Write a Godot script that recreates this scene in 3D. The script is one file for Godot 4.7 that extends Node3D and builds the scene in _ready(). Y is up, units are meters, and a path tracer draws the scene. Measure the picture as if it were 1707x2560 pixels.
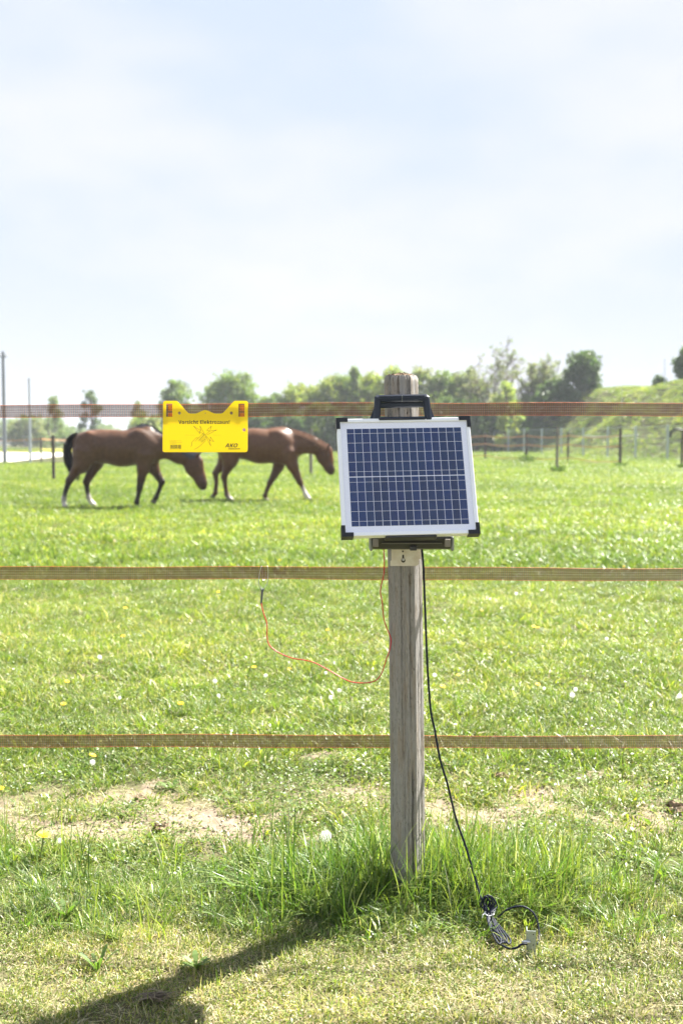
extends Node3D

# ------------------------------------------------------------------ mesh builder
class Shape:
	var v := PackedVector3Array()
	var n := PackedVector3Array()
	var uv := PackedVector2Array()
	var c := PackedColorArray()
	var col := Color(1, 1, 1)

	func tri(a: Vector3, b: Vector3, d: Vector3, na: Vector3, nb: Vector3, nd: Vector3, ua := Vector2.ZERO, ub := Vector2.ZERO, ud := Vector2.ZERO) -> void:
		if (b - a).cross(d - a).dot(na + nb + nd) > 0.0:
			v.append(a); v.append(d); v.append(b)
			n.append(na); n.append(nd); n.append(nb)
			uv.append(ua); uv.append(ud); uv.append(ub)
		else:
			v.append(a); v.append(b); v.append(d)
			n.append(na); n.append(nb); n.append(nd)
			uv.append(ua); uv.append(ub); uv.append(ud)
		c.append(col); c.append(col); c.append(col)

	func quad(a: Vector3, b: Vector3, d: Vector3, e: Vector3, out: Vector3) -> void:
		var m := (b - a).cross(d - a)
		if m.length_squared() < 1e-20:
			m = (d - a).cross(e - a)
		m = m.normalized()
		if m.dot(out) < 0.0:
			m = -m
		tri(a, b, d, m, m, m, Vector2(0, 0), Vector2(1, 0), Vector2(1, 1))
		tri(a, d, e, m, m, m, Vector2(0, 0), Vector2(1, 1), Vector2(0, 1))

	func box(x: Transform3D, s: Vector3, b := 0.0) -> void:
		var h := s * 0.5
		b = minf(b, minf(h.x, minf(h.y, h.z)) * 0.95)
		var p := func(sx: float, sy: float, sz: float, axis: int) -> Vector3:
			var q := Vector3(sx * (h.x - b), sy * (h.y - b), sz * (h.z - b))
			q[axis] = [sx, sy, sz][axis] * h[axis]
			return x * q
		for axis in 3:
			for s1 in [-1.0, 1.0]:
				var o := Vector3.ZERO
				o[axis] = s1
				var r := []
				for k in [[-1.0, -1.0], [1.0, -1.0], [1.0, 1.0], [-1.0, 1.0]]:
					var q := [0.0, 0.0, 0.0]
					q[axis] = s1
					q[(axis + 1) % 3] = k[0]
					q[(axis + 2) % 3] = k[1]
					r.append(p.call(q[0], q[1], q[2], axis))
				quad(r[0], r[1], r[2], r[3], x.basis * o)
		if b <= 0.0:
			return
		for axis in 3:
			var a1 := (axis + 1) % 3
			var a2 := (axis + 2) % 3
			for s1 in [-1.0, 1.0]:
				for s2 in [-1.0, 1.0]:
					var q := [0.0, 0.0, 0.0]
					q[a1] = s1
					q[a2] = s2
					var o := Vector3(q[0], q[1], q[2])
					q[axis] = -1.0
					var e1: Vector3 = p.call(q[0], q[1], q[2], a1)
					var e2: Vector3 = p.call(q[0], q[1], q[2], a2)
					q[axis] = 1.0
					var e3: Vector3 = p.call(q[0], q[1], q[2], a2)
					var e4: Vector3 = p.call(q[0], q[1], q[2], a1)
					quad(e1, e2, e3, e4, x.basis * o)
		for sx in [-1.0, 1.0]:
			for sy in [-1.0, 1.0]:
				for sz in [-1.0, 1.0]:
					var o: Vector3 = (x.basis * Vector3(sx, sy, sz)).normalized()
					tri(p.call(sx, sy, sz, 0), p.call(sx, sy, sz, 1), p.call(sx, sy, sz, 2), o, o, o)

	# a tube along points with a radius at each
	func tube(pts: Array, radii: Array, sides := 8, caps := true) -> void:
		var count := pts.size()
		var frame := Vector3.UP
		var rings := []
		for i in count:
			var t: Vector3 = (pts[mini(i + 1, count - 1)] - pts[maxi(i - 1, 0)]).normalized()
			if i == 0 or absf(t.dot(frame)) > 0.999:
				frame = Vector3.UP if absf(t.y) < 0.9 else Vector3.RIGHT
			frame = (frame - t * frame.dot(t)).normalized()
			var across := t.cross(frame)
			var ring := []
			for k in sides:
				var a := TAU * k / sides
				ring.append(frame * cos(a) + across * sin(a))
			rings.append(ring)
		for i in count - 1:
			var r0: float = radii[mini(i, radii.size() - 1)]
			var r1: float = radii[mini(i + 1, radii.size() - 1)]
			for k in sides:
				var k2 := (k + 1) % sides
				var a: Vector3 = rings[i][k]
				var b: Vector3 = rings[i][k2]
				var d: Vector3 = rings[i + 1][k2]
				var e: Vector3 = rings[i + 1][k]
				tri(pts[i] + a * r0, pts[i] + b * r0, pts[i + 1] + d * r1, a, b, d)
				tri(pts[i] + a * r0, pts[i + 1] + d * r1, pts[i + 1] + e * r1, a, d, e)
		if caps:
			for end in [0, count - 1]:
				var other: int = 1 if end == 0 else count - 2
				var o: Vector3 = (pts[end] - pts[other]).normalized()
				var r: float = radii[mini(end, radii.size() - 1)]
				for k in range(1, sides - 1):
					tri(pts[end] + rings[end][0] * r, pts[end] + rings[end][k] * r, pts[end] + rings[end][k + 1] * r, o, o, o)

	# a flat outline (x, y) given a thickness from z0 to z1
	func prism(poly: PackedVector2Array, z0: float, z1: float, x: Transform3D) -> void:
		var ix := Geometry2D.triangulate_polygon(poly)
		for k in range(0, ix.size(), 3):
			for z in [z0, z1]:
				var o: Vector3 = x.basis.z * (1.0 if z == maxf(z0, z1) else -1.0)
				var q := []
				for j in 3:
					q.append(x * Vector3(poly[ix[k + j]].x, poly[ix[k + j]].y, z))
				tri(q[0], q[1], q[2], o, o, o)
		var turn := -1.0 if Geometry2D.is_polygon_clockwise(poly) else 1.0
		for k in poly.size():
			var a := poly[k]
			var b := poly[(k + 1) % poly.size()]
			var o2 := Vector2(b.y - a.y, a.x - b.x) * turn
			quad(x * Vector3(a.x, a.y, z0), x * Vector3(b.x, b.y, z0), x * Vector3(b.x, b.y, z1), x * Vector3(a.x, a.y, z1), x.basis * Vector3(o2.x, o2.y, 0))

	func ball(at: Vector3, r: Vector3, rows := 8, cols := 12) -> void:
		for i in rows:
			for k in cols:
				var q := []
				var m := []
				for w in [[i, k], [i, k + 1], [i + 1, k + 1], [i + 1, k]]:
					var th: float = PI * w[0] / rows
					var ph: float = TAU * w[1] / cols
					var d := Vector3(sin(th) * cos(ph), cos(th), sin(th) * sin(ph))
					q.append(at + d * r)
					m.append((d / r).normalized())
				tri(q[0], q[1], q[2], m[0], m[1], m[2])
				tri(q[0], q[2], q[3], m[0], m[2], m[3])

	# a tapering ribbon: points, half widths and the direction across it
	func ribbon(pts: Array, half: Array, across: Vector3) -> void:
		for i in pts.size() - 1:
			var t: Vector3 = pts[i + 1] - pts[i]
			var m := across.cross(t).normalized()
			var a: Vector3 = pts[i] - across * half[i]
			var b: Vector3 = pts[i] + across * half[i]
			var d: Vector3 = pts[i + 1] + across * half[i + 1]
			var e: Vector3 = pts[i + 1] - across * half[i + 1]
			tri(a, b, d, m, m, m)
			if half[i + 1] > 0.0:
				tri(a, d, e, m, m, m)

	func mesh() -> ArrayMesh:
		var arrays := []
		arrays.resize(Mesh.ARRAY_MAX)
		arrays[Mesh.ARRAY_VERTEX] = v
		arrays[Mesh.ARRAY_NORMAL] = n
		arrays[Mesh.ARRAY_TEX_UV] = uv
		arrays[Mesh.ARRAY_COLOR] = c
		var out := ArrayMesh.new()
		out.add_surface_from_arrays(Mesh.PRIMITIVE_TRIANGLES, arrays)
		return out

# ------------------------------------------------------------------ helpers
var used := {}
var rng := RandomNumberGenerator.new()
var M := {}
var rough_noise := FastNoiseLite.new()
var soft_noise := FastNoiseLite.new()
var fine_noise := FastNoiseLite.new()

func numbered(called: String) -> String:
	used[called] = used.get(called, -1) + 1
	return called if used[called] == 0 else "%s_%03d" % [called, used[called]]

func tag(o: Node3D, label: String, category: String, group := "") -> Node3D:
	o.set_meta("label", label)
	o.set_meta("category", category)
	if group:
		o.set_meta("group", group)
	return o

func thing(called: String, label: String, category: String, at := Vector3.ZERO, group := "") -> Node3D:
	var o := Node3D.new()
	o.name = numbered(called)
	add_child(o)
	o.position = at
	return tag(o, label, category, group)

func part(called: String, s, material: Material, parent: Node, at := Vector3.ZERO, label := "") -> MeshInstance3D:
	var o := MeshInstance3D.new()
	o.name = numbered(called) if parent == self else called
	o.mesh = s.mesh() if s is Shape else s
	o.material_override = material
	o.position = at
	parent.add_child(o, true)
	if label:
		o.set_meta("label", label)
	return o

func lin(r: float, g: float, b: float, a := 1.0) -> Color:
	var k := Color(r, g, b).linear_to_srgb()
	k.a = a
	return k

func mat(color: Color, rough := 0.7, metal := 0.0, spec := 0.5) -> StandardMaterial3D:
	var m := StandardMaterial3D.new()
	m.albedo_color = color
	m.roughness = rough
	m.metallic = metal
	m.metallic_specular = spec
	return m

func noise_texture(freq: float, seed_: int, low: Color, high: Color, size := 512, octaves := 4, ridged := false) -> NoiseTexture2D:
	var f := FastNoiseLite.new()
	f.seed = seed_
	f.frequency = freq
	f.fractal_octaves = octaves
	if ridged:
		f.fractal_type = FastNoiseLite.FRACTAL_RIDGED
	var t := NoiseTexture2D.new()
	t.width = size
	t.height = size
	t.seamless = true
	t.noise = f
	var g := Gradient.new()
	g.set_color(0, low)
	g.set_color(1, high)
	t.color_ramp = g
	return t

func textured(m: StandardMaterial3D, t: Texture2D, per_metre: float) -> StandardMaterial3D:
	m.albedo_texture = t
	m.uv1_triplanar = true
	m.uv1_world_triplanar = true
	m.uv1_scale = Vector3.ONE * per_metre
	return m

func smooth_line(p: Array, per: int) -> Array:
	var out := []
	for i in p.size() - 1:
		var a: Vector3 = p[maxi(i - 1, 0)]
		var b: Vector3 = p[i]
		var d: Vector3 = p[i + 1]
		var e: Vector3 = p[mini(i + 2, p.size() - 1)]
		for k in per:
			out.append(b.cubic_interpolate(d, a, e, float(k) / per))
	out.append(p[-1])
	return out

func facing(o: Basis, at: Vector3) -> Transform3D:
	return Transform3D(o, at)

func at3(p: Vector3) -> Transform3D:
	return Transform3D(Basis(), p)

func bar(s: Shape, a: Vector3, b: Vector3, w: float, d: float, bevel := 0.0) -> void:
	var y := (b - a).normalized()
	var hint := Vector3.BACK if absf(y.z) < 0.9 else Vector3.RIGHT
	var x := y.cross(hint).normalized()
	s.box(Transform3D(Basis(x, y, x.cross(y)), (a + b) * 0.5), Vector3(w, a.distance_to(b), d), bevel)

# ------------------------------------------------------------------ terrain
const BANK_HEIGHT := 5.6
func bank_foot(z: float) -> float:
	return 19.7 + (z + 69.0) * 0.1222

func ground_height(x: float, z: float) -> float:
	var near := clampf(1.0 - (-z - 12.0) / 20.0, 0.15, 1.0)
	var y := soft_noise.get_noise_2d(x * 1.0, z * 1.0) * 0.035 * near + rough_noise.get_noise_2d(x, z) * 0.014 * near
	if z > -5.5 and z < -3.3:
		y += fine_noise.get_noise_2d(x * 14.0, z * 14.0) * 0.012 * smoothstep(0.5, 0.2, absf(-z - 4.3))
	var t := smoothstep(0.0, 9.0, x - bank_foot(z) + soft_noise.get_noise_2d(x * 0.15, z * 0.15) * 1.5)
	y += BANK_HEIGHT * t + t * soft_noise.get_noise_2d(x * 0.2 + 50.0, z * 0.2) * 0.3
	return y

const BARE := [[-1.10, -4.08, 0.10, 0.07], [-0.80, -4.49, 0.17, 0.10], [-0.52, -4.11, 0.36, 0.16], [-0.31, -3.95, 0.17, 0.08], [0.08, -4.41, 0.07, 0.16], [0.44, -4.19, 0.17, 0.13], [0.68, -4.27, 0.16, 0.12], [0.72, -4.45, 0.09, 0.07], [1.02, -4.1, 0.15, 0.11], [-0.91, -4.02, 0.22, 0.1], [1.12, -4.31, 0.08, 0.06], [-1.6, -4.2, 0.3, 0.15], [1.6, -4.2, 0.2, 0.1], [-0.15, -4.9, 0.1, 0.06], [1.0, -4.75, 0.1, 0.06], [-0.35, -5.25, 0.12, 0.06], [-1.45, -6.6, 0.12, 0.08]]
func bare_soil(x: float, z: float) -> float:
	var most := 0.0
	if z > -9.0 and z < -3.5:
		var wob := fine_noise.get_noise_2d(x * 5.0, z * 5.0) * 0.9 + fine_noise.get_noise_2d(x * 15.0, z * 15.0) * 0.95
		for b in BARE:
			var dx: float = (x - b[0]) / b[2]
			var dz: float = (z - b[1]) / b[3]
			var d := sqrt(dx * dx + dz * dz) + wob
			most = maxf(most, 1.0 - smoothstep(0.72, 0.98, d))
	return most

func dryness(x: float, z: float) -> float:
	# how much of the sward is cut, yellowed grass
	var mown := 1.0 - smoothstep(3.05, 3.35, -z + fine_noise.get_noise_2d(x * 2.0, z * 2.0) * 0.12)
	var strip := 0.8 * (1.0 - smoothstep(0.25, 0.55, absf(-z - 4.2)))
	var patch := clampf(fine_noise.get_noise_2d(x * 1.3 + 9.0, z * 1.3) * 1.2 + 0.15, 0.0, 1.0)
	return clampf(maxf(mown * (0.55 + 0.6 * patch), maxf(strip, patch * 0.45)), 0.0, 1.0)

func axis_steps(limit: float, first: float, growth: float) -> Array:
	var out := [0.0]
	var step := first
	while out[-1] < limit:
		out.append(out[-1] + step)
		step *= growth
	return out

func build_ground() -> void:
	var xs := []
	var side := []
	for k in 60:
		side.append(k * 0.03)
	for k in axis_steps(700.0, 0.035, 1.06):
		side.append(1.8 + k)
	for k in range(side.size() - 1, 0, -1):
		xs.append(-side[k])
	xs.append_array(side)
	var zs := []
	for k in 45:
		zs.append(4.0 - k * 0.13)
	for k in 130:
		zs.append(-1.85 - k * 0.026)
	for k in axis_steps(900.0, 0.03, 1.03):
		zs.append(-5.23 - k)
	var w := xs.size()
	var v := PackedVector3Array()
	var c := PackedColorArray()
	var n := PackedVector3Array()
	for j in zs.size():
		for i in w:
			var x: float = xs[i]
			var z: float = zs[j]
			v.append(Vector3(x, ground_height(x, z), z))
			var e := maxf(0.03, -z * 0.01)
			n.append(Vector3(ground_height(x - e, z) - ground_height(x + e, z), 2.0 * e, ground_height(x, z - e) - ground_height(x, z + e)).normalized())
			var dry := dryness(x, z)
			var k := Color(0.075, 0.082, 0.03).lerp(Color(0.21, 0.18, 0.115), dry * 0.8)
			k = k.lerp(Color(0.27, 0.21, 0.16), bare_soil(x, z))
			c.append(k)
	var ix := PackedInt32Array()
	for j in zs.size() - 1:
		for i in w - 1:
			var a := j * w + i
			ix.append_array([a, a + w, a + 1, a + 1, a + w, a + w + 1])
	var arrays := []
	arrays.resize(Mesh.ARRAY_MAX)
	arrays[Mesh.ARRAY_VERTEX] = v
	arrays[Mesh.ARRAY_NORMAL] = n
	arrays[Mesh.ARRAY_COLOR] = c
	arrays[Mesh.ARRAY_INDEX] = ix
	var m := ArrayMesh.new()
	m.add_surface_from_arrays(Mesh.PRIMITIVE_TRIANGLES, arrays)
	var o := part("ground", m, M.ground, self)
	o.set_meta("kind", "structure")
	o.set_meta("label", "green meadow ground rising to a grassy bank")

# ------------------------------------------------------------------ grass
func tuft(seed_: int, blades: int, radius: float, hmin: float, hmax: float, width: float, lean: float, straw: float, segs := 3, broad := 0.0) -> ArrayMesh:
	var r := RandomNumberGenerator.new()
	r.seed = seed_
	var s := Shape.new()
	var sway := r.randf() * TAU
	for b in blades:
		var a := r.randf() * TAU
		var d := sqrt(r.randf()) * radius
		var base := Vector3(cos(a) * d, -0.012, sin(a) * d)
		var dir_a := sway + r.randfn() * 1.3
		var dir := Vector3(cos(dir_a), 0, sin(dir_a))
		var h := lerpf(hmin, hmax, pow(r.randf(), 1.6))
		var ln := lean * r.randf_range(0.15, 1.3)
		var w := width * r.randf_range(0.6, 1.3)
		if r.randf() < broad:
			w *= 3.2
			h *= 0.8
			ln = maxf(ln, 0.7)
		var kind := r.randf()
		if kind < straw:
			s.col = Color(0.56, 0.51, 0.36).lerp(Color(0.42, 0.36, 0.23), r.randf())
			if r.randf() < 0.5:
				ln *= 2.2
		elif kind < straw + (1.0 - straw) * 0.3:
			s.col = Color(0.27, 0.31, 0.050).lerp(Color(0.32, 0.33, 0.085), r.randf())
		else:
			s.col = Color(0.095, 0.17, 0.042).lerp(Color(0.20, 0.262, 0.054), r.randf())
		var across := dir.cross(Vector3.UP).rotated(Vector3.UP, r.randf_range(-0.9, 0.9))
		var pts := []
		var half := []
		for k in segs + 1:
			var t := float(k) / segs
			var up := t - 0.42 * ln * t * t
			pts.append(base + Vector3.UP * h * up + dir * h * ln * (0.35 * t + 0.75 * t * t))
			half.append(w * 0.5 * (0.75 + 0.5 * t if t < 0.4 else 1.0 - pow((t - 0.4) / 0.6, 1.7)))
		half[-1] = 0.0
		s.ribbon(pts, half, across)
	return s.mesh()

# low herbs: small oval leaves at all angles close to the ground
func herbs(seed_: int, leaves: int, radius: float, tall: float, size: float, straw: float) -> ArrayMesh:
	var r := RandomNumberGenerator.new()
	r.seed = seed_
	var s := Shape.new()
	for k in leaves:
		var a := r.randf() * TAU
		var d := sqrt(r.randf()) * radius
		var p := Vector3(cos(a) * d, tall * pow(r.randf(), 1.5), sin(a) * d)
		var b := r.randf() * TAU
		var len_ := size * r.randf_range(0.6, 1.4)
		var along := (Vector3(cos(b), r.randf_range(-0.5, 0.9), sin(b))).normalized() * len_
		var across := along.cross(Vector3(r.randfn() * 0.5, 1, r.randfn() * 0.5)).normalized() * len_ * r.randf_range(0.25, 0.45)
		if r.randf() < straw:
			s.col = Color(0.46, 0.41, 0.28) * r.randf_range(0.8, 1.2)
		else:
			s.col = Color(0.09, 0.16, 0.042).lerp(Color(0.23, 0.285, 0.065), r.randf())
		var m := along.cross(across).normalized()
		if m.y < 0.0:
			m = -m
		var bend := m * len_ * 0.12
		s.tri(p - along, p + across + bend, p + along, m, m, m)
		s.tri(p - along, p + along, p - across + bend, m, m, m)
	return s.mesh()

func scatter(called: String, label: String, category: String, meshes: Array, spots: Array) -> void:
	# spots: [position, turn, scale, height scale, colour, mesh number]
	for m in meshes.size():
		var mine := []
		for p in spots:
			if p[5] == m:
				mine.append(p)
		if mine.is_empty():
			continue
		var mm := MultiMesh.new()
		mm.transform_format = MultiMesh.TRANSFORM_3D
		mm.use_colors = true
		mm.mesh = meshes[m]
		mm.instance_count = mine.size()
		for k in mine.size():
			var p = mine[k]
			mm.set_instance_transform(k, Transform3D(Basis(Vector3.UP, p[1]) * Basis.from_scale(Vector3(p[2], p[2] * p[3], p[2])), p[0]))
			mm.set_instance_color(k, p[4])
		var o := MultiMeshInstance3D.new()
		o.name = numbered(called)
		o.multimesh = mm
		o.material_override = M.grass
		add_child(o)
		tag(o, label, category)
		o.set_meta("kind", "stuff")

func tint(x: float, z: float, warm: float) -> Color:
	var a := fine_noise.get_noise_2d(x * 0.9, z * 0.9 + 30.0) * 0.5 + fine_noise.get_noise_2d(x * 0.12 + 7.0, z * 0.12) * 0.6
	var k := 1.0 + a * 0.5 + rng.randf_range(-0.22, 0.22)
	return Color(k * (1.0 + warm + a * 0.22), k * (1.0 + warm * 0.25), k * (1.0 - warm * 0.2))

func build_grass() -> void:
	rng.seed = 71
	# mown, partly yellowed lawn in front of the fence
	var lawn := []
	for k in 6:
		lawn.append(tuft(100 + k, 58, 0.055, 0.014, 0.05, 0.0024, 0.75, 0.4 + 0.08 * (k % 3), 3, 0.05))
	var spots := []
	for k in 5200:
		var x := rng.randf_range(-1.9, 1.9)
		var z := rng.randf_range(-3.5, -1.9)
		var dry := dryness(x, z)
		var h := rng.randf_range(0.6, 1.1) * (1.0 + 0.9 * smoothstep(3.0, 3.4, -z))
		spots.append([Vector3(x, ground_height(x, z), z), rng.randf() * TAU, rng.randf_range(0.8, 1.2), h, tint(x, z, 0.14 * dry), rng.randi() % 6])
	var herb := []
	for k in 4:
		herb.append(herbs(160 + k, 80, 0.06, 0.020, 0.0038, 0.12))
	var herb_spots := []
	for k in 1900:
		var x := rng.randf_range(-1.9, 1.9)
		var z := rng.randf_range(-3.6, -1.9)
		herb_spots.append([Vector3(x, ground_height(x, z) + 0.004, z), rng.randf() * TAU, rng.randf_range(0.8, 1.3), rng.randf_range(0.6, 1.3), tint(x, z, 0.16 * dryness(x, z)), rng.randi() % 4])
	scatter("lawn_herbs", "low small leaved herbs and clover creeping through the mown lawn", "ground cover", herb, herb_spots)
	for k in 420:
		var x := rng.randf_range(-1.9, 1.9)
		var z := rng.randf_range(-3.3, -1.9)
		spots.append([Vector3(x, ground_height(x, z), z), rng.randf() * TAU, rng.randf_range(0.6, 0.9), rng.randf_range(1.8, 2.8), tint(x, z, 0.0), rng.randi() % 6])
	scatter("lawn_grass", "short mown yellow green lawn in front of the fence post", "grass", lawn, spots)
	# flat dry clippings lying in the lawn
	var litter := []
	for k in 3:
		litter.append(tuft(140 + k, 30, 0.07, 0.006, 0.02, 0.0026, 2.2, 1.0, 2))
	spots = []
	for k in 1500:
		var x := rng.randf_range(-1.9, 1.9)
		var z := rng.randf_range(-4.9, -1.9)
		if rng.randf() < dryness(x, z) * 1.1:
			spots.append([Vector3(x, ground_height(x, z) + 0.012, z), rng.randf() * TAU, rng.randf_range(0.7, 1.2), 0.6, Color(1, 1, 1) * rng.randf_range(0.85, 1.3), rng.randi() % 3])
	scatter("dry_clippings", "pale dry grass clippings lying among the mown lawn", "grass", litter, spots)
	# uncut strip under the tapes
	var tall := []
	for k in 5:
		tall.append(tuft(200 + k, 32, 0.06, 0.05, 0.20, 0.0048, 1.05, 0.06, 6, 0.08))
	for k in 3:
		tall.append(tuft(210 + k, 9, 0.05, 0.18, 0.37, 0.0042, 0.45, 0.08, 6))
	spots = []
	for k in 2300:
		var x := rng.randf_range(-2.2, 2.2)
		var z := rng.randf_range(-3.95, -3.1)
		var wave := fine_noise.get_noise_2d(x * 1.1 + 3.0, z * 1.1) * 0.1
		var mid := absf(z + 3.46 + wave)
		var keep := 1.0 - smoothstep(0.18, 0.44, mid)
		var by_post := exp(-(pow((x - 0.22) / 0.40, 2.0) + pow((z + 3.4) / 0.22, 2.0)))
		if rng.randf() > keep * (0.55 + 0.6 * by_post):
			continue
		var size := rng.randf_range(0.5, 0.85) * (0.70 + 0.6 * by_post * smoothstep(-3.34, -3.46, z))
		var m := rng.randi() % 5
		if rng.randf() < 0.05 + 0.1 * by_post:
			m = 5 + rng.randi() % 3
			size = rng.randf_range(0.6, 0.95)
		spots.append([Vector3(x, ground_height(x, z), z), rng.randf() * TAU, size, rng.randf_range(0.85, 1.2), tint(x, z, -0.12), m])
	for k in 520:
		var a := rng.randf() * TAU
		var d := rng.randf_range(0.06, 0.30)
		var x := 0.2 + cos(a) * d * 1.5
		var z := -3.44 + sin(a) * d * 0.8
		if z > -3.37 and absf(x - 0.2) < 0.16 and rng.randf() < 0.85:
			continue
		spots.append([Vector3(x, ground_height(x, z), z), rng.randf() * TAU, rng.randf_range(0.7, 1.1) * (1.0 if z < -3.42 else 0.72), 1.0, tint(x, z, -0.12), rng.randi() % 5 if rng.randf() < 0.85 else 5 + rng.randi() % 3])
	for k in 60:
		var x := rng.randf_range(0.28, 0.75)
		var z := rng.randf_range(-3.6, -3.3)
		spots.append([Vector3(x, ground_height(x, z), z), rng.randf() * TAU, rng.randf_range(0.6, 0.95), 1.0, tint(x, z, -0.12), 5 + rng.randi() % 3 if rng.randf() < 0.3 else rng.randi() % 5])
	for k in 34:
		var z := -lerpf(4.7, 13.0, rng.randf())
		var x := rng.randf_range(-1.0, 1.0) * (0.9 - z * 0.3)
		for j in 7:
			var p := Vector3(x + rng.randfn() * 0.07, 0, z + rng.randfn() * 0.05)
			p.y = ground_height(p.x, p.z)
			spots.append([p, rng.randf() * TAU, rng.randf_range(0.45, 0.75), 0.9, tint(x, z, -0.12), rng.randi() % 5])
	scatter("tall_grass", "tall uncut green grass along the fence line and in tussocks behind", "grass", tall, spots)
	# pasture behind the fence
	var sward := []
	for k in 6:
		sward.append(tuft(300 + k, 54, 0.085, 0.025, 0.09, 0.0042, 1.0, 0.10 + 0.05 * (k % 3), 3, 0.14))
	spots = []
	for k in 21000:
		var z := -lerpf(3.75, 13.5, pow(rng.randf(), 1.15))
		var x := rng.randf_range(-1.0, 1.0) * (1.1 - z * 0.34)
		var bare := bare_soil(x, z)
		if rng.randf() < bare * 0.86:
			continue
		var thin := 0.5 * (1.0 - smoothstep(0.35, 0.6, absf(-z - 4.25)))
		if rng.randf() < thin:
			continue
		var lush := fine_noise.get_noise_2d(x * 2.2 + 40.0, z * 2.2)
		var size := rng.randf_range(0.55, 1.15) * (1.0 + lush * 0.75) * (1.0 - 0.45 * bare) * (1.0 - thin * 0.5)
		spots.append([Vector3(x, ground_height(x, z), z), rng.randf() * TAU, size, rng.randf_range(0.8, 1.2), tint(x, z, 0.04 + 0.1 * dryness(x, z)), rng.randi() % 6])
	var herb2 := []
	for k in 4:
		herb2.append(herbs(180 + k, 50, 0.09, 0.04, 0.0075, 0.05))
	var herb2_spots := []
	for k in 11000:
		var z := -lerpf(3.6, 13.5, pow(rng.randf(), 1.15))
		var x := rng.randf_range(-1.0, 1.0) * (1.1 - z * 0.34)
		if rng.randf() < bare_soil(x, z) * 0.9 or fine_noise.get_noise_2d(x * 1.7 + 80.0, z * 1.7) < -0.12:
			continue
		herb2_spots.append([Vector3(x, ground_height(x, z) + 0.004, z), rng.randf() * TAU, rng.randf_range(0.7, 1.25), rng.randf_range(0.6, 1.4), tint(x, z, 0.0), rng.randi() % 4])
	scatter("pasture_herbs", "low leafy herbs and clover growing through the pasture", "ground cover", herb2, herb2_spots)
	scatter("pasture_grass", "green grazed pasture grass behind the tape fence", "grass", sward, spots)
	var far_sward := []
	for k in 4:
		far_sward.append(tuft(400 + k, 46, 0.26, 0.05, 0.15, 0.013, 0.9, 0.08, 2, 0.12))
	spots = []
	for k in 30000:
		var z := -lerpf(12.0, 62.0, pow(rng.randf(), 1.25))
		var x := rng.randf_range(-1.0, 1.0) * (1.5 - z * 0.34)
		var lush := fine_noise.get_noise_2d(x * 0.6 + 40.0, z * 0.6)
		spots.append([Vector3(x, ground_height(x, z), z), rng.randf() * TAU, rng.randf_range(0.6, 1.1) * (1.0 + lush * 0.5) * (1.0 + smoothstep(20.0, 60.0, -z) * 0.5), rng.randf_range(0.7, 1.1), tint(x, z, 0.06), rng.randi() % 4])
	scatter("meadow_grass", "bright green meadow grass around the horses", "grass", far_sward, spots)
	# long grass on the bank and at its foot
	spots = []
	for k in 26000:
		var z := rng.randf_range(-150.0, -58.0)
		var x := bank_foot(z) + rng.randf_range(-5.0, 17.0)
		if rng.randf() < 0.35:
			x = -z * rng.randf_range(-0.33, 0.2)
		if absf(x) > -z * 0.36 or (x < -13.0 and z > -105.0):
			continue
		var lush := fine_noise.get_noise_2d(x * 0.35, z * 0.35)
		spots.append([Vector3(x, ground_height(x, z), z), rng.randf() * TAU, rng.randf_range(1.0, 2.0) * (1.0 + lush * 0.4), rng.randf_range(0.8, 1.5), tint(x, z, 0.05), rng.randi() % 4])
	scatter("bank_grass", "long sunlit grass on the grassy bank and the far field", "grass", far_sward, spots)

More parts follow.
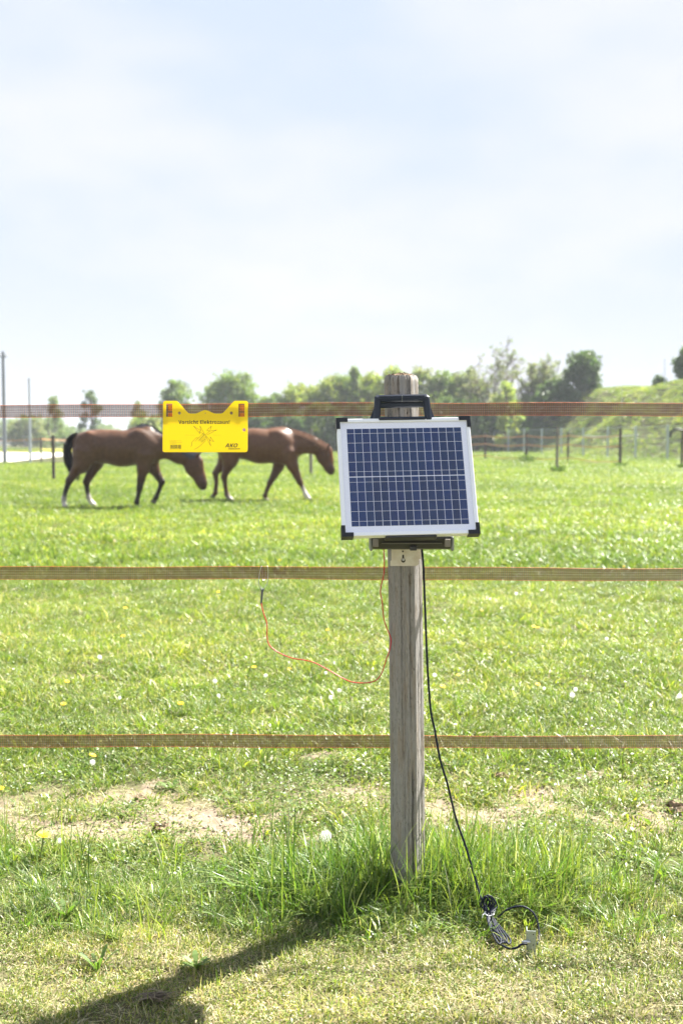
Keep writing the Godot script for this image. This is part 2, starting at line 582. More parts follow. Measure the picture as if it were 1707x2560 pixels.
# ------------------------------------------------------------------ animals: a smooth skin over tapered bones
func skin(bones: Array, cell: float) -> ArrayMesh:
	# bone: [from, radius, to, radius, blend, flatness across z, colour]
	var lo := Vector3.INF
	var hi := -Vector3.INF
	for b in bones:
		var r: float = maxf(b[1], b[3]) + 0.1
		for e in [b[0], b[2]]:
			lo = lo.min(e - Vector3.ONE * r)
			hi = hi.max(e + Vector3.ONE * r)
	var size := ((hi - lo) / cell).ceil()
	var nx := int(size.x) + 1
	var ny := int(size.y) + 1
	var nz := int(size.z) + 1
	var f := PackedFloat32Array()
	f.resize(nx * ny * nz)
	f.fill(10.0)
	for b in bones:
		var a: Vector3 = b[0]
		var e: Vector3 = b[2]
		var ra: float = b[1]
		var re: float = b[3]
		var k: float = b[4]
		var flat: float = b[5]
		var reach := maxf(ra, re) + k + 2.0 * cell
		var l := ((a.min(e) - Vector3.ONE * reach - lo) / cell).floor()
		var h := ((a.max(e) + Vector3.ONE * reach - lo) / cell).ceil()
		var i0 := maxi(int(l.x), 0)
		var i1 := mini(int(h.x), nx - 1)
		var j0 := maxi(int(l.y), 0)
		var j1 := mini(int(h.y), ny - 1)
		var m0 := maxi(int(l.z), 0)
		var m1 := mini(int(h.z), nz - 1)
		var ae := e - a
		ae.z /= flat
		var len2 := maxf(ae.length_squared(), 1e-8)
		for j in range(j0, j1 + 1):
			for i in range(i0, i1 + 1):
				var row := (j * nx + i) * nz
				for m in range(m0, m1 + 1):
					var p := lo + Vector3(i, j, m) * cell - a
					p.z /= flat
					var t := clampf(p.dot(ae) / len2, 0.0, 1.0)
					var d := (p - ae * t).length() - lerpf(ra, re, t)
					var was := f[row + m]
					var hh := maxf(k - absf(was - d), 0.0) / k
					f[row + m] = minf(was, d) - hh * hh * k * 0.25
	var verts := PackedVector3Array()
	var norms := PackedVector3Array()
	var cols := PackedColorArray()
	var id := PackedInt32Array()
	id.resize(nx * ny * nz)
	id.fill(-1)
	var offs := []
	for dj in 2:
		for di in 2:
			for dm in 2:
				offs.append((dj * nx + di) * nz + dm)
	var corner := []
	for dj in 2:
		for di in 2:
			for dm in 2:
				corner.append(Vector3(di, dj, dm))
	var edges := []
	for p in 8:
		for q in range(p + 1, 8):
			if (corner[p] - corner[q]).length_squared() < 1.5:
				edges.append([p, q])
	for j in ny - 1:
		for i in nx - 1:
			var row := (j * nx + i) * nz
			for m in nz - 1:
				var c := row + m
				var f0 := f[c]
				if absf(f0) > 3.0 * cell:
					continue
				var inside := 0
				for k in 8:
					if f[c + offs[k]] < 0.0:
						inside += 1
				if inside == 0 or inside == 8:
					continue
				var sum := Vector3.ZERO
				var count := 0
				for ed in edges:
					var a: float = f[c + offs[ed[0]]]
					var b: float = f[c + offs[ed[1]]]
					if (a < 0.0) != (b < 0.0):
						sum += corner[ed[0]].lerp(corner[ed[1]], a / (a - b))
						count += 1
				id[c] = verts.size()
				var at := lo + (Vector3(i, j, m) + sum / count) * cell
				var g := Vector3(f[c + nz] - f0 + f[c + nx * nz + nz] - f[c + nx * nz], f[c + nx * nz] - f0 + f[c + nx * nz + nz] - f[c + nz], f[c + 1] - f0 + f[c + nz + 1] - f[c + nz])
				verts.append(at)
				norms.append(g.normalized())
				var total := 0.0
				var tint_ := Vector3.ZERO
				for b in bones:
					var ae: Vector3 = b[2] - b[0]
					var t := clampf((at - b[0]).dot(ae) / maxf(ae.length_squared(), 1e-8), 0.0, 1.0)
					var d: float = (at - b[0] - ae * t).length() - lerpf(b[1], b[3], t)
					var w := exp(-maxf(d, -0.03) * 45.0)
					total += w
					tint_ += Vector3(b[6].r, b[6].g, b[6].b) * w
				tint_ /= total
				cols.append(Color(tint_.x, tint_.y, tint_.z))
	var ix := PackedInt32Array()
	var step := [nz, nx * nz, 1]
	for j in range(1, ny - 1):
		for i in range(1, nx - 1):
			var row := (j * nx + i) * nz
			for m in range(1, nz - 1):
				var c := row + m
				if absf(f[c]) > 3.0 * cell:
					continue
				for axis in 3:
					var in0 := f[c] < 0.0
					if in0 == (f[c + step[axis]] < 0.0):
						continue
					var u: int = step[(axis + 1) % 3]
					var w: int = step[(axis + 2) % 3]
					var q := [id[c], id[c - u], id[c - u - w], id[c - w]]
					if q.min() < 0:
						continue
					var face := (verts[q[1]] - verts[q[0]]).cross(verts[q[2]] - verts[q[0]])
					if face.dot(norms[q[0]] + norms[q[2]]) > 0.0:
						q = [q[3], q[2], q[1], q[0]]
					ix.append_array([q[0], q[1], q[2], q[0], q[2], q[3]])
	var arrays := []
	arrays.resize(Mesh.ARRAY_MAX)
	arrays[Mesh.ARRAY_VERTEX] = verts
	arrays[Mesh.ARRAY_NORMAL] = norms
	arrays[Mesh.ARRAY_COLOR] = cols
	arrays[Mesh.ARRAY_INDEX] = ix
	var out := ArrayMesh.new()
	out.add_surface_from_arrays(Mesh.PRIMITIVE_TRIANGLES, arrays)
	return out

func hair(s: Shape, path: Array, half: Array, count: int, spread_z: float, seed_: int) -> void:
	var r := RandomNumberGenerator.new()
	r.seed = seed_
	for k in count:
		var u := r.randf_range(-1, 1)
		var dz := r.randf_range(-1, 1) * spread_z
		var stop := r.randf_range(0.7, 1.0)
		var pts := []
		var hw := []
		var wob := r.randf() * TAU
		for i in path.size():
			if float(i) / (path.size() - 1) > stop:
				break
			var t: Vector3 = (path[mini(i + 1, path.size() - 1)] - path[maxi(i - 1, 0)]).normalized()
			var side := Vector3(-t.y, t.x, 0)
			pts.append(path[i] + side * half[i] * (u + 0.12 * sin(wob + i)) + Vector3(0, 0, dz * (half[i] / 0.06)))
			hw.append(0.012)
		hw[-1] = 0.0
		s.ribbon(pts, hw, Vector3(r.randf_range(-0.6, 0.6), r.randf_range(-0.3, 0.3), 1).normalized())

func hoof(parent: Node3D, at: Vector3, pitch: float, material: Material) -> void:
	var s := Shape.new()
	var pts := [Vector3(-0.015, 0.075, 0), Vector3(-0.005, 0.05, 0), Vector3(0.008, 0.02, 0), Vector3(0.014, 0.0, 0)]
	s.tube(pts, [0.042, 0.05, 0.058, 0.06], 14)
	var o := part("hoof", s, material, parent, at)
	o.rotation.z = pitch

func leg_bones(bones: Array, pts: Array, radii: Array, colours: Array, flat := 1.0) -> void:
	for k in pts.size() - 1:
		bones.append([pts[k], radii[k], pts[k + 1], radii[k + 1], 0.06 if k < 2 else 0.03, flat, colours[k]])

func horse(called: String, label: String, at: Vector3, px: float, origin: Vector2, d: Dictionary) -> void:
	var h := thing(called, label, "horse", at, "")
	var p := func(x: float, y: float, z := 0.0) -> Vector3:
		return Vector3((x - origin.x) * px, (origin.y - y) * px, z)
	var bones := []
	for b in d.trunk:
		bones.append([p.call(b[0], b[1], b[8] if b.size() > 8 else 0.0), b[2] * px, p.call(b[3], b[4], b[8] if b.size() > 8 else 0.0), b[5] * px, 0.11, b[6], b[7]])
	for L in d.legs:
		var pts := []
		for k in L.at.size():
			pts.append(p.call(L.at[k][0], L.at[k][1], L.z * (1.0 if k > 0 else 0.75)))
		var rr := []
		for r in L.r:
			rr.append(r * px)
		leg_bones(bones, pts, rr, L.c)
	for e in d.ears:
		bones.append([p.call(e[0], e[1], e[4]), 0.032, p.call(e[2], e[3], e[4] * 1.3), 0.012, 0.03, 1.0, d.ear_colour])
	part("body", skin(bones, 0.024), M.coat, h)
	for L in d.legs:
		var e = L.at[-1]
		var o: Vector3 = p.call(e[0], e[1], L.z)
		hoof(h, o + Vector3(0, -0.045, 0).rotated(Vector3.BACK, L.tilt), L.tilt, M.hoof_pale if L.pale else M.hoof_dark)
	var s := Shape.new()
	var path := []
	for q in d.tail:
		path.append(p.call(q[0], q[1], q[3]))
	var half := []
	for q in d.tail:
		half.append(q[2] * px)
	var fine := smooth_line(path, 4)
	var fine_half := []
	for i in half.size() - 1:
		for k in 4:
			fine_half.append(lerpf(half[i], half[i + 1], k / 4.0))
	fine_half.append(half[-1])
	s.tube(fine.slice(0, fine.size() - 6), fine_half.slice(0, fine.size() - 6).map(func(w): return w * 0.62), 8)
	hair(s, fine, fine_half, 110, 0.05, 5)
	part("tail", s, d.hair, h)
	s = Shape.new()
	var r := RandomNumberGenerator.new()
	r.seed = 9
	var crest := []
	for q in d.mane:
		crest.append(p.call(q[0], q[1]))
	crest = smooth_line(crest, 14)
	for k in crest.size() - 1:
		for j in 5:
			var q: Vector3 = crest[k].lerp(crest[k + 1], r.randf())
			var side := 1.0 if r.randf() < d.mane_near else -1.0
			var len_: float = r.randf_range(0.6, 1.1) * d.mane_length
			s.ribbon([q + Vector3(0, -0.03, 0), q + Vector3(0.0, 0.022, side * 0.02), q + Vector3(-0.02, -0.01 - len_ * 0.35, side * 0.075), q + Vector3(-0.03 + r.randf_range(-0.03, 0.03), -len_, side * 0.085)], [0.02, 0.022, 0.018, 0.0], Vector3(1, r.randf_range(-0.2, 0.2), r.randf_range(-0.3, 0.3)).normalized())
	part("mane", s, d.hair, h)
	for z in [-1.0, 1.0]:
		s = Shape.new()
		s.ball(Vector3.ZERO, Vector3(0.022, 0.018, 0.012), 6, 8)
		part("eye", s, M.black_gloss, h, p.call(d.eye[0], d.eye[1], z * d.eye[2]))

func build_horses() -> void:
	var bay := Color(0.105, 0.054, 0.031)
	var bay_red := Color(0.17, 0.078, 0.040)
	var dark := Color(0.022, 0.014, 0.011)
	var brown := Color(0.085, 0.038, 0.021)
	var white := Color(0.85, 0.82, 0.79)
	var d := {}
	d.trunk = [
		[300, 325, 118, 430, 345, 150, 0.82, bay], [430, 345, 150, 640, 362, 166, 0.86, bay], [640, 362, 166, 850, 350, 176, 0.80, bay],
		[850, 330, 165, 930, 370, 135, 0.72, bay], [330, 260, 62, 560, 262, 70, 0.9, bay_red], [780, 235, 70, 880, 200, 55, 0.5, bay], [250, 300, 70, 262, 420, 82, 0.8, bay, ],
		[900, 290, 130, 1060, 345, 98, 0.5, bay], [1060, 345, 98, 1210, 420, 82, 0.46, bay], [1210, 420, 82, 1340, 480, 66, 0.46, brown],
		[1345, 490, 74, 1345, 560, 68, 0.55, brown], [1345, 545, 70, 1412, 670, 42, 0.62, brown], [1412, 670, 42, 1436, 720, 33, 0.75, brown], [1430, 705, 36, 1440, 735, 28, 0.8, dark], [1395, 500, 40, 1428, 620, 26, 0.6, bay_red],
		[820, 250, 60, 900, 440, 62, 0.5, bay, 0.16], [820, 250, 60, 900, 440, 62, 0.5, bay, -0.16], [300, 300, 80, 330, 440, 84, 0.55, bay, 0.17], [300, 300, 80, 330, 440, 84, 0.55, bay, -0.17], [345, 232, 30, 385, 250, 26, 0.8, bay_red, 0.16], [985, 330, 70, 1150, 410, 48, 0.4, brown, 0.05],
	]
	d.legs = [
		{"at": [[285, 400], [268, 520], [205, 590], [148, 670], [110, 770], [92, 850], [90, 880], [97, 925]], "r": [112, 80, 48, 36, 22, 25, 20, 25], "c": [bay, bay, brown, dark, dark, white, white], "z": 0.13, "tilt": 0.0, "pale": true},
		{"at": [[330, 400], [372, 500], [335, 600], [285, 690], [292, 770], [303, 845], [325, 885], [362, 922]], "r": [112, 80, 48, 36, 22, 25, 20, 25], "c": [bay, brown, brown, dark, dark, white, white], "z": -0.13, "tilt": 0.0, "pale": true},
		{"at": [[880, 430], [868, 560], [848, 660], [832, 745], [815, 830], [802, 885], [806, 920]], "r": [100, 56, 40, 31, 20, 25, 21], "c": [bay, brown, dark, dark, dark, dark], "z": 0.15, "tilt": 0.0, "pale": false},
		{"at": [[920, 440], [945, 560], [992, 640], [1026, 690], [1000, 770], [968, 845], [948, 878]], "r": [95, 54, 38, 32, 20, 25, 21], "c": [bay, brown, dark, dark, dark, dark], "z": -0.15, "tilt": -0.75, "pale": false},
	]
	d.ears = [[1395, 425, 1440, 385, 0.045], [1388, 422, 1425, 380, -0.045]]
	d.ear_colour = brown
	d.tail = [[222, 225, 22, 0.0], [160, 262, 34, 0.0], [118, 360, 42, 0.0], [128, 470, 46, 0.02], [168, 560, 48, 0.02], [195, 630, 42, 0.02], [225, 700, 24, 0.02]]
	d.hair = M.hair_black
	d.mane = [[800, 150], [870, 130], [960, 165], [1060, 232], [1180, 310], [1290, 375], [1380, 408]]
	d.mane_near = 0.3
	d.mane_length = 0.16
	d.eye = [1392, 530, 0.075]
	horse("horse", "dark bay horse with black tail lowering its head to graze", Vector3(-4.49, ground_height(-4.49, -23.0) - 0.02, -23.0), 0.001956, Vector2(500, 950), d)
	var ch := Color(0.135, 0.064, 0.034)
	var ch_dark := Color(0.09, 0.042, 0.023)
	var ch_red := Color(0.27, 0.105, 0.042)
	d = {}
	d.trunk = [
		[390, 320, 120, 500, 335, 142, 0.84, ch], [500, 335, 142, 700, 360, 168, 0.86, ch], [700, 360, 168, 900, 360, 178, 0.80, ch],
		[900, 350, 165, 975, 400, 145, 0.72, ch], [420, 262, 64, 640, 262, 70, 0.9, ch], [850, 250, 66, 930, 228, 52, 0.5, ch], [340, 310, 70, 350, 420, 80, 0.8, ch],
		[970, 320, 128, 1100, 330, 98, 0.5, ch], [1100, 330, 98, 1240, 350, 78, 0.46, ch], [1240, 350, 78, 1340, 395, 62, 0.46, ch_dark],
		[1358, 420, 68, 1362, 480, 64, 0.55, ch_dark], [1362, 470, 66, 1408, 570, 40, 0.62, ch_dark], [1408, 570, 40, 1428, 605, 31, 0.75, ch_dark], [1424, 598, 34, 1434, 622, 26, 0.8, Color(0.05, 0.035, 0.03)], [1405, 410, 34, 1432, 500, 24, 0.6, ch_red],
		[880, 270, 60, 965, 455, 62, 0.5, ch, 0.16], [880, 270, 60, 965, 455, 62, 0.5, ch, -0.16], [385, 300, 80, 400, 440, 84, 0.55, ch, 0.17], [385, 300, 80, 400, 440, 84, 0.55, ch, -0.17], [440, 235, 30, 480, 250, 26, 0.8, ch_red, 0.16], [1040, 350, 66, 1180, 365, 46, 0.4, ch_dark, 0.05],
	]
	d.legs = [
		{"at": [[370, 400], [345, 500], [285, 580], [238, 635], [246, 740], [236, 840], [212, 880]], "r": [110, 76, 46, 34, 21, 25, 21], "c": [ch, ch, ch_dark, ch_dark, ch_dark, ch_dark], "z": -0.13, "tilt": -0.9, "pale": false},
		{"at": [[400, 400], [405, 500], [370, 590], [338, 668], [350, 770], [366, 858], [385, 885], [412, 908]], "r": [112, 78, 46, 34, 21, 25, 21, 25], "c": [ch, ch, ch_dark, ch_dark, ch_dark, ch_dark, white], "z": 0.13, "tilt": 0.0, "pale": true},
		{"at": [[910, 440], [890, 570], [845, 660], [800, 738], [770, 810], [748, 872], [760, 910]], "r": [98, 54, 39, 30, 20, 24, 20], "c": [ch, ch_dark, ch_dark, ch_dark, ch_dark, ch_dark], "z": -0.15, "tilt": 0.0, "pale": true},
		{"at": [[1000, 440], [1042, 560], [1082, 650], [1115, 725], [1148, 795], [1172, 850], [1188, 875], [1218, 905]], "r": [98, 56, 40, 31, 20, 25, 21, 24], "c": [ch, ch, ch_dark, ch_dark, white, white, white], "z": 0.15, "tilt": 0.0, "pale": true},
	]
	d.ears = [[1402, 372, 1432, 332, 0.045], [1392, 370, 1418, 330, -0.045]]
	d.ear_colour = ch_dark
	d.tail = [[318, 240, 20, 0.0], [290, 270, 28, -0.03], [296, 330, 32, -0.05], [320, 420, 32, -0.06], [335, 500, 28, -0.06], [340, 560, 22, -0.06], [345, 600, 12, -0.06]]
	d.hair = M.hair_brown
	d.mane = [[880, 185], [940, 168], [1020, 192], [1120, 218], [1230, 258], [1320, 305], [1395, 352]]
	d.mane_near = 0.45
	d.mane_length = 0.15
	d.eye = [1408, 445, 0.072]
	horse("horse", "chestnut brown horse walking with white front sock and level neck", Vector3(-1.62, ground_height(-1.62, -25.4) - 0.02, -25.4), 0.002052, Vector2(752, 938), d)

# ------------------------------------------------------------------ trees
func leaf_clump(seed_: int, leaves: int, leaf: float) -> Array:
	var r := RandomNumberGenerator.new()
	r.seed = seed_
	var s := Shape.new()
	for k in leaves:
		var d := Vector3(r.randfn(), r.randfn(), r.randfn()).normalized() * pow(r.randf(), 0.45)
		d.y *= 0.75
		var a := Vector3(r.randfn(), r.randfn() * 0.6, r.randfn()).normalized() * leaf * r.randf_range(0.7, 1.3)
		var b := a.cross(Vector3(r.randfn(), r.randfn(), r.randfn())).normalized() * leaf * 0.42
		var t := r.randf_range(0.75, 1.25)
		s.col = Color(t * r.randf_range(0.92, 1.1), t, t * 0.95)
		var m := a.cross(b).normalized()
		s.tri(d - a, d + b, d + a, m, m, m)
		s.tri(d - a, d + a, d - b, m, m, m)
	return [s.v, s.n]

var clumps := []
var leaf_count := 0
func limb(s: Shape, a: Vector3, b: Vector3, r0: float, r1: float, r: RandomNumberGenerator, sides := 6) -> Array:
	var pts := []
	var rr := []
	var bend := Vector3(r.randfn(), r.randfn() * 0.4, r.randfn()) * a.distance_to(b) * 0.07
	for k in 5:
		var t := k / 4.0
		pts.append(a.lerp(b, t) + bend * sin(t * PI))
		rr.append(lerpf(r0, r1, t))
	s.tube(pts, rr, sides, false)
	return pts

# kinds: round, slender, bush, cone, bare
func tree(called: String, label: String, category: String, x: float, z: float, height: float, radius: float, kind: String, colour: Color, seed_: int, density := 1.0, group := "") -> void:
	var r := RandomNumberGenerator.new()
	r.seed = seed_
	var y := ground_height(x, z)
	var t := thing(called, label, category, Vector3(x, y - 0.05, z), group)
	var wood := Shape.new()
	wood.col = Color(0.13, 0.10, 0.075)
	var spots := []
	var tips := []
	if kind == "bare":
		var stems := 15
		for k in stems:
			var a := TAU * k / stems + r.randf() * 0.5
			var lean := r.randf_range(0.15, 0.95)
			var top := Vector3(cos(a) * radius * lean, height * r.randf_range(0.72, 1.0) * (1.0 - 0.25 * lean * lean), sin(a) * radius * lean)
			var pts := limb(wood, Vector3(cos(a) * 0.15, 0, sin(a) * 0.15), top, 0.085, 0.018, r, 5)
			for j in 16:
				var u := r.randf_range(0.3, 1.0)
				var from: Vector3 = pts[0].lerp(pts[4], u)
				var to := from + Vector3(r.randfn() * 0.55, r.randf_range(0.35, 1.25), r.randfn() * 0.55) * height * 0.13
				limb(wood, from, to, 0.032, 0.016, r, 3)
				tips.append(to)
				for i in 3:
					var f2 := from.lerp(to, r.randf_range(0.4, 1.0))
					var t2 := f2 + Vector3(r.randfn() * 0.5, r.randf_range(0.2, 1.0), r.randfn() * 0.5) * height * 0.06
					limb(wood, f2, t2, 0.02, 0.012, r, 3)
					tips.append(t2)
		for q in tips:
			if r.randf() < 0.42 * density:
				spots.append([q, r.randf_range(0.14, 0.26)])
		for k in int(240 * density):
			var a := r.randf() * TAU
			var d := sqrt(r.randf()) * radius * 0.75
			spots.append([Vector3(cos(a) * d, height * r.randf_range(0.05, 0.42), sin(a) * d), r.randf_range(0.2, 0.4)])
	else:
		var trunk_top := height * (0.85 if kind in ["slender", "cone"] else 0.55)
		var thick := clampf(height * 0.022, 0.06, 0.28)
		if kind != "bush":
			limb(wood, Vector3(0, -0.2, 0), Vector3(r.randfn() * 0.15, trunk_top, r.randfn() * 0.15), thick, thick * 0.3, r, 8)
		var lobes := []
		var low := 0.12 if kind == "bush" else (0.06 if kind == "cone" else 0.08 if kind == "slender" else 0.16)
		var count := {"round": 15, "slender": 13, "bush": 16, "cone": 26}[kind] as int
		for k in count:
			var u := (k + r.randf()) / count
			var hh := lerpf(low, 0.94, u)
			var wide := 0.0
			match kind:
				"cone": wide = radius * (1.0 - u) * 0.75
				"slender": wide = radius * sin(PI * clampf(u * 0.85 + 0.12, 0, 1)) * 0.65
				"bush": wide = radius * sqrt(maxf(0.0, 1.0 - u * u)) * 0.85
				_: wide = radius * sin(PI * clampf(u * 0.8 + 0.15, 0, 1)) * 0.75
			var a := k * 2.4 + r.randfn() * 0.5
			var centre := Vector3(cos(a) * wide * r.randf_range(0.5, 1.0), height * hh, sin(a) * wide * r.randf_range(0.5, 1.0))
			var lr := radius * r.randf_range(0.26, 0.48) * (0.5 if kind == "cone" else 0.8 if kind == "slender" else 1.0)
			lr = minf(lr, maxf(height - centre.y, 0.3))
			lobes.append([centre, lr])
			var from := Vector3(0, minf(centre.y * 0.7, trunk_top), 0) if kind != "bush" else Vector3(centre.x * 0.2, 0, centre.z * 0.2)
			limb(wood, from, centre + Vector3(0, lr * 0.4, 0), thick * 0.35, 0.02, r, 4)
		for L in lobes:
			var many := int(density * 30.0 * pow(L[1] / 0.8, 2.0)) + 6
			for k in many:
				var d := Vector3(r.randfn(), r.randfn(), r.randfn()).normalized()
				var rr: float = L[1] * pow(r.randf(), 0.35) * (1.0 + 0.35 * r.randfn() * (1.0 if r.randf() < 0.25 else 0.2))
				var q: Vector3 = L[0] + Vector3(d.x, d.y * 0.85, d.z) * rr
				if q.y < 0.1:
					continue
				spots.append([q, r.randf_range(0.2, 0.42)])
	part("trunk", wood, M.bark, t)
	var cv := PackedVector3Array()
	var cn := PackedVector3Array()
	var cc := PackedColorArray()
	for p in spots:
		var arrays: Array = clumps[r.randi() % clumps.size()]
		var turn := Basis.from_euler(Vector3(r.randf() * TAU, r.randf() * TAU, 0))
		cv.append_array(Transform3D(turn * Basis.from_scale(Vector3.ONE * p[1]), p[0]) * (arrays[0] as PackedVector3Array))
		cn.append_array(Transform3D(turn, Vector3.ZERO) * (arrays[1] as PackedVector3Array))
		var w := r.randf_range(0.75, 1.28)
		var one := PackedColorArray()
		one.resize(arrays[0].size())
		one.fill(Color(colour.r * w * r.randf_range(0.88, 1.16), colour.g * w, colour.b * w))
		cc.append_array(one)
	leaf_count += cv.size() / 3
	var all := []
	all.resize(Mesh.ARRAY_MAX)
	all[Mesh.ARRAY_VERTEX] = cv
	all[Mesh.ARRAY_NORMAL] = cn
	all[Mesh.ARRAY_COLOR] = cc
	var crown := ArrayMesh.new()
	crown.add_surface_from_arrays(Mesh.PRIMITIVE_TRIANGLES, all)
	part("crown", crown, M.leaf, t)

func build_trees() -> void:
	for k in 4:
		clumps.append(leaf_clump(900 + k, 16, 0.42))
	var hedge := "bushes of the overgrown hedge below the bank"
	var fresh := Color(0.28, 0.33, 0.08)
	var mid := Color(0.185, 0.25, 0.07)
	var deep := Color(0.095, 0.15, 0.045)
	var grey := Color(0.24, 0.275, 0.13)
	tree("slender_tree", "thin pale green tree beyond the gravel road, beside the dark slender one", "tree", -35.7, -150, 6.8, 1.7, "slender", mid, 11, 0.7)
	tree("slender_tree", "darker slender tree beyond the gravel road above the bay horse's rump", "tree", -31.2, -150, 7.7, 2.0, "slender", deep, 12, 1.2)
	tree("slender_tree", "small pale sapling standing over the back of the bay horse", "tree", -27.0, -160, 6.3, 1.7, "slender", grey, 13, 0.6)
	tree("round_tree", "rounded green tree directly behind the yellow warning sign", "tree", -17.9, -130, 7.7, 2.6, "round", mid, 14, 1.2)
	tree("round_tree", "wide spreading tree, tallest between warning sign and hedge", "tree", -11.0, -125, 8.3, 3.9, "round", Color(0.21, 0.28, 0.075), 15, 1.2)
	tree("low_bush", "low bush between the yellow sign and the sapling", "bush", -22.0, -135, 4.2, 2.6, "bush", fresh, 16)
	tree("low_bush", "low hazy bush behind the two tall poles", "bush", -43.0, -165, 4.6, 3.4, "bush", grey, 17)
	tree("low_bush", "low rounded bush behind the parked cars", "bush", -52.0, -215, 5.2, 4.0, "bush", mid, 18)
	tree("low_bush", "bush at the near foot of the wide spreading tree", "bush", -14.6, -128, 5.0, 2.8, "bush", mid, 19)
	# [x px-free world x, z, height, radius, kind, colour]
	var row := [
		[-6.6, -120, 5.9, 2.6, "bush", mid], [-4.0, -121, 6.9, 2.8, "bush", fresh], [-1.3, -122, 7.8, 2.8, "bush", fresh], [1.1, -123, 8.2, 2.7, "bush", mid], [3.2, -121, 8.2, 2.7, "bush", fresh],
		[5.4, -120, 8.6, 2.7, "bush", fresh], [7.9, -119, 8.7, 2.7, "bush", grey], [10.4, -119, 8.2, 2.8, "bush", mid], [12.6, -118, 8.3, 2.6, "bush", grey], [-8.6, -118, 4.6, 2.3, "bush", deep],
		[-5.4, -112, 4.2, 2.5, "bush", deep], [-2.2, -113, 4.7, 2.6, "bush", mid], [0.8, -112, 4.6, 2.6, "bush", deep], [3.9, -113, 5.2, 2.7, "bush", fresh], [7.0, -112, 4.8, 2.6, "bush", mid], [9.8, -111, 5.2, 2.6, "bush", deep], [12.2, -110, 5.0, 2.5, "bush", deep],
	]
	for k in row.size():
		var b = row[k]
		var tone := "deep green" if b[5] == deep else "yellow green" if b[5] == fresh else "grey green" if b[5] == grey else "mid green"
		var where := "in the lower front row of the hedge" if b[1] > -115 else "in the tall back row of the hedge"
		tree("hedge_bush", "leafy %s bush %s" % [tone, where], "bush", b[0], b[1], b[2], b[3], b[4], b[5], 40 + k, 1.1, hedge)
	tree("conifer", "pointed conifer rising out of the hedge", "tree", 1.3, -119, 8.9, 1.8, "cone", mid, 70, 1.6)
	tree("bare_tree", "tall almost leafless tree with fine upright twigs above the hedge", "tree", 14.8, -112, 9.9, 3.5, "bare", grey, 71, 1.3)
	tree("young_tree", "bright yellow green young tree below the almost leafless tree", "tree", 14.4, -105, 6.6, 1.8, "slender", Color(0.33, 0.39, 0.12), 72, 1.1)
	tree("sparse_bush", "thin grey green bush beside the dense dark tree on the bank", "bush", 18.6, -112, 6.2, 2.6, "bare", grey, 73, 1.6)
	tree("bank_tree", "dense dark green tree with overhanging crown on the bank", "tree", 21.6, -108, 3.7, 2.3, "round", deep, 74, 2.2)
	tree("bank_tree", "dark tree standing alone on top of the bank", "tree", 27.4, -95, 3.4, 1.3, "round", deep, 75, 2.0)
	tree("bank_bush", "dark shady bush at the foot of the bank below the hedge end", "bush", 16.2, -107, 3.4, 2.2, "bush", deep, 76, 1.5)
	tree("bank_bush", "tiny shrub on the skyline of the grassy bank", "bush", 25.0, -95, 0.6, 0.35, "bush", deep, 77, 1.0)
	tree("bank_bush", "dark spreading bush halfway up the bank under the dense tree", "bush", 19.4, -108, 3.0, 2.4, "bush", deep, 78, 1.6)
	rng.seed = 4
	for k in 16:
		var x := -90.0 + k * 6.5 + rng.randf_range(-1.5, 1.5)
		tree("distant_bush", "small hazy bush in the distant tree line across the field", "bush", x, -260.0 + rng.randf_range(-12, 12), rng.randf_range(3.0, 6.0), rng.randf_range(3.5, 5.0), "bush", mid, 120 + k, 0.5, "distant tree line")

# ------------------------------------------------------------------ background fences, road, poles, cars
func simple_post(called: String, label: String, x: float, z: float, h: float, r: float, material: Material, group := "", lean := 0.0) -> void:
	var y := ground_height(x, z)
	var s := Shape.new()
	var t := thing(called, label, "post", Vector3(x, y, z), group)
	s.tube([Vector3(0, -0.2, 0), Vector3(lean * 0.5, h * 0.5, 0), Vector3(lean, h - 0.02, 0), Vector3(lean, h, 0)], [r, r * 0.98, r * 0.95, r * 0.8], 10)
	part("shaft", s, material, t)
	for k in 2:
		s = Shape.new()
		s.box(at3(Vector3(lean * 0.6, h * (0.55 + 0.3 * k), r + 0.012)), Vector3(0.05, 0.07, 0.03), 0.006)
		part("insulator", s, M.black_plastic, t)

func far_tape(label: String, pts: Array, width: float, material: Material, group: String) -> void:
	var s := Shape.new()
	for k in pts.size() - 1:
		var a: Vector3 = pts[k]
		var b: Vector3 = pts[k + 1]
		var steps := 6
		for j in steps:
			var u := float(j) / steps
			var w := float(j + 1) / steps
			var p := a.lerp(b, u) - Vector3(0, 0.10 * sin(PI * u), 0)
			var q := a.lerp(b, w) - Vector3(0, 0.10 * sin(PI * w), 0)
			var x := (q - p).normalized()
			var out := x.cross(Vector3.UP).normalized()
			s.box(Transform3D(Basis(x, out.cross(x), out), (p + q) * 0.5), Vector3(p.distance_to(q) + 0.01, width, 0.004))
	tag(part("fence_tape", s, material, self), label, "fence tape", group)

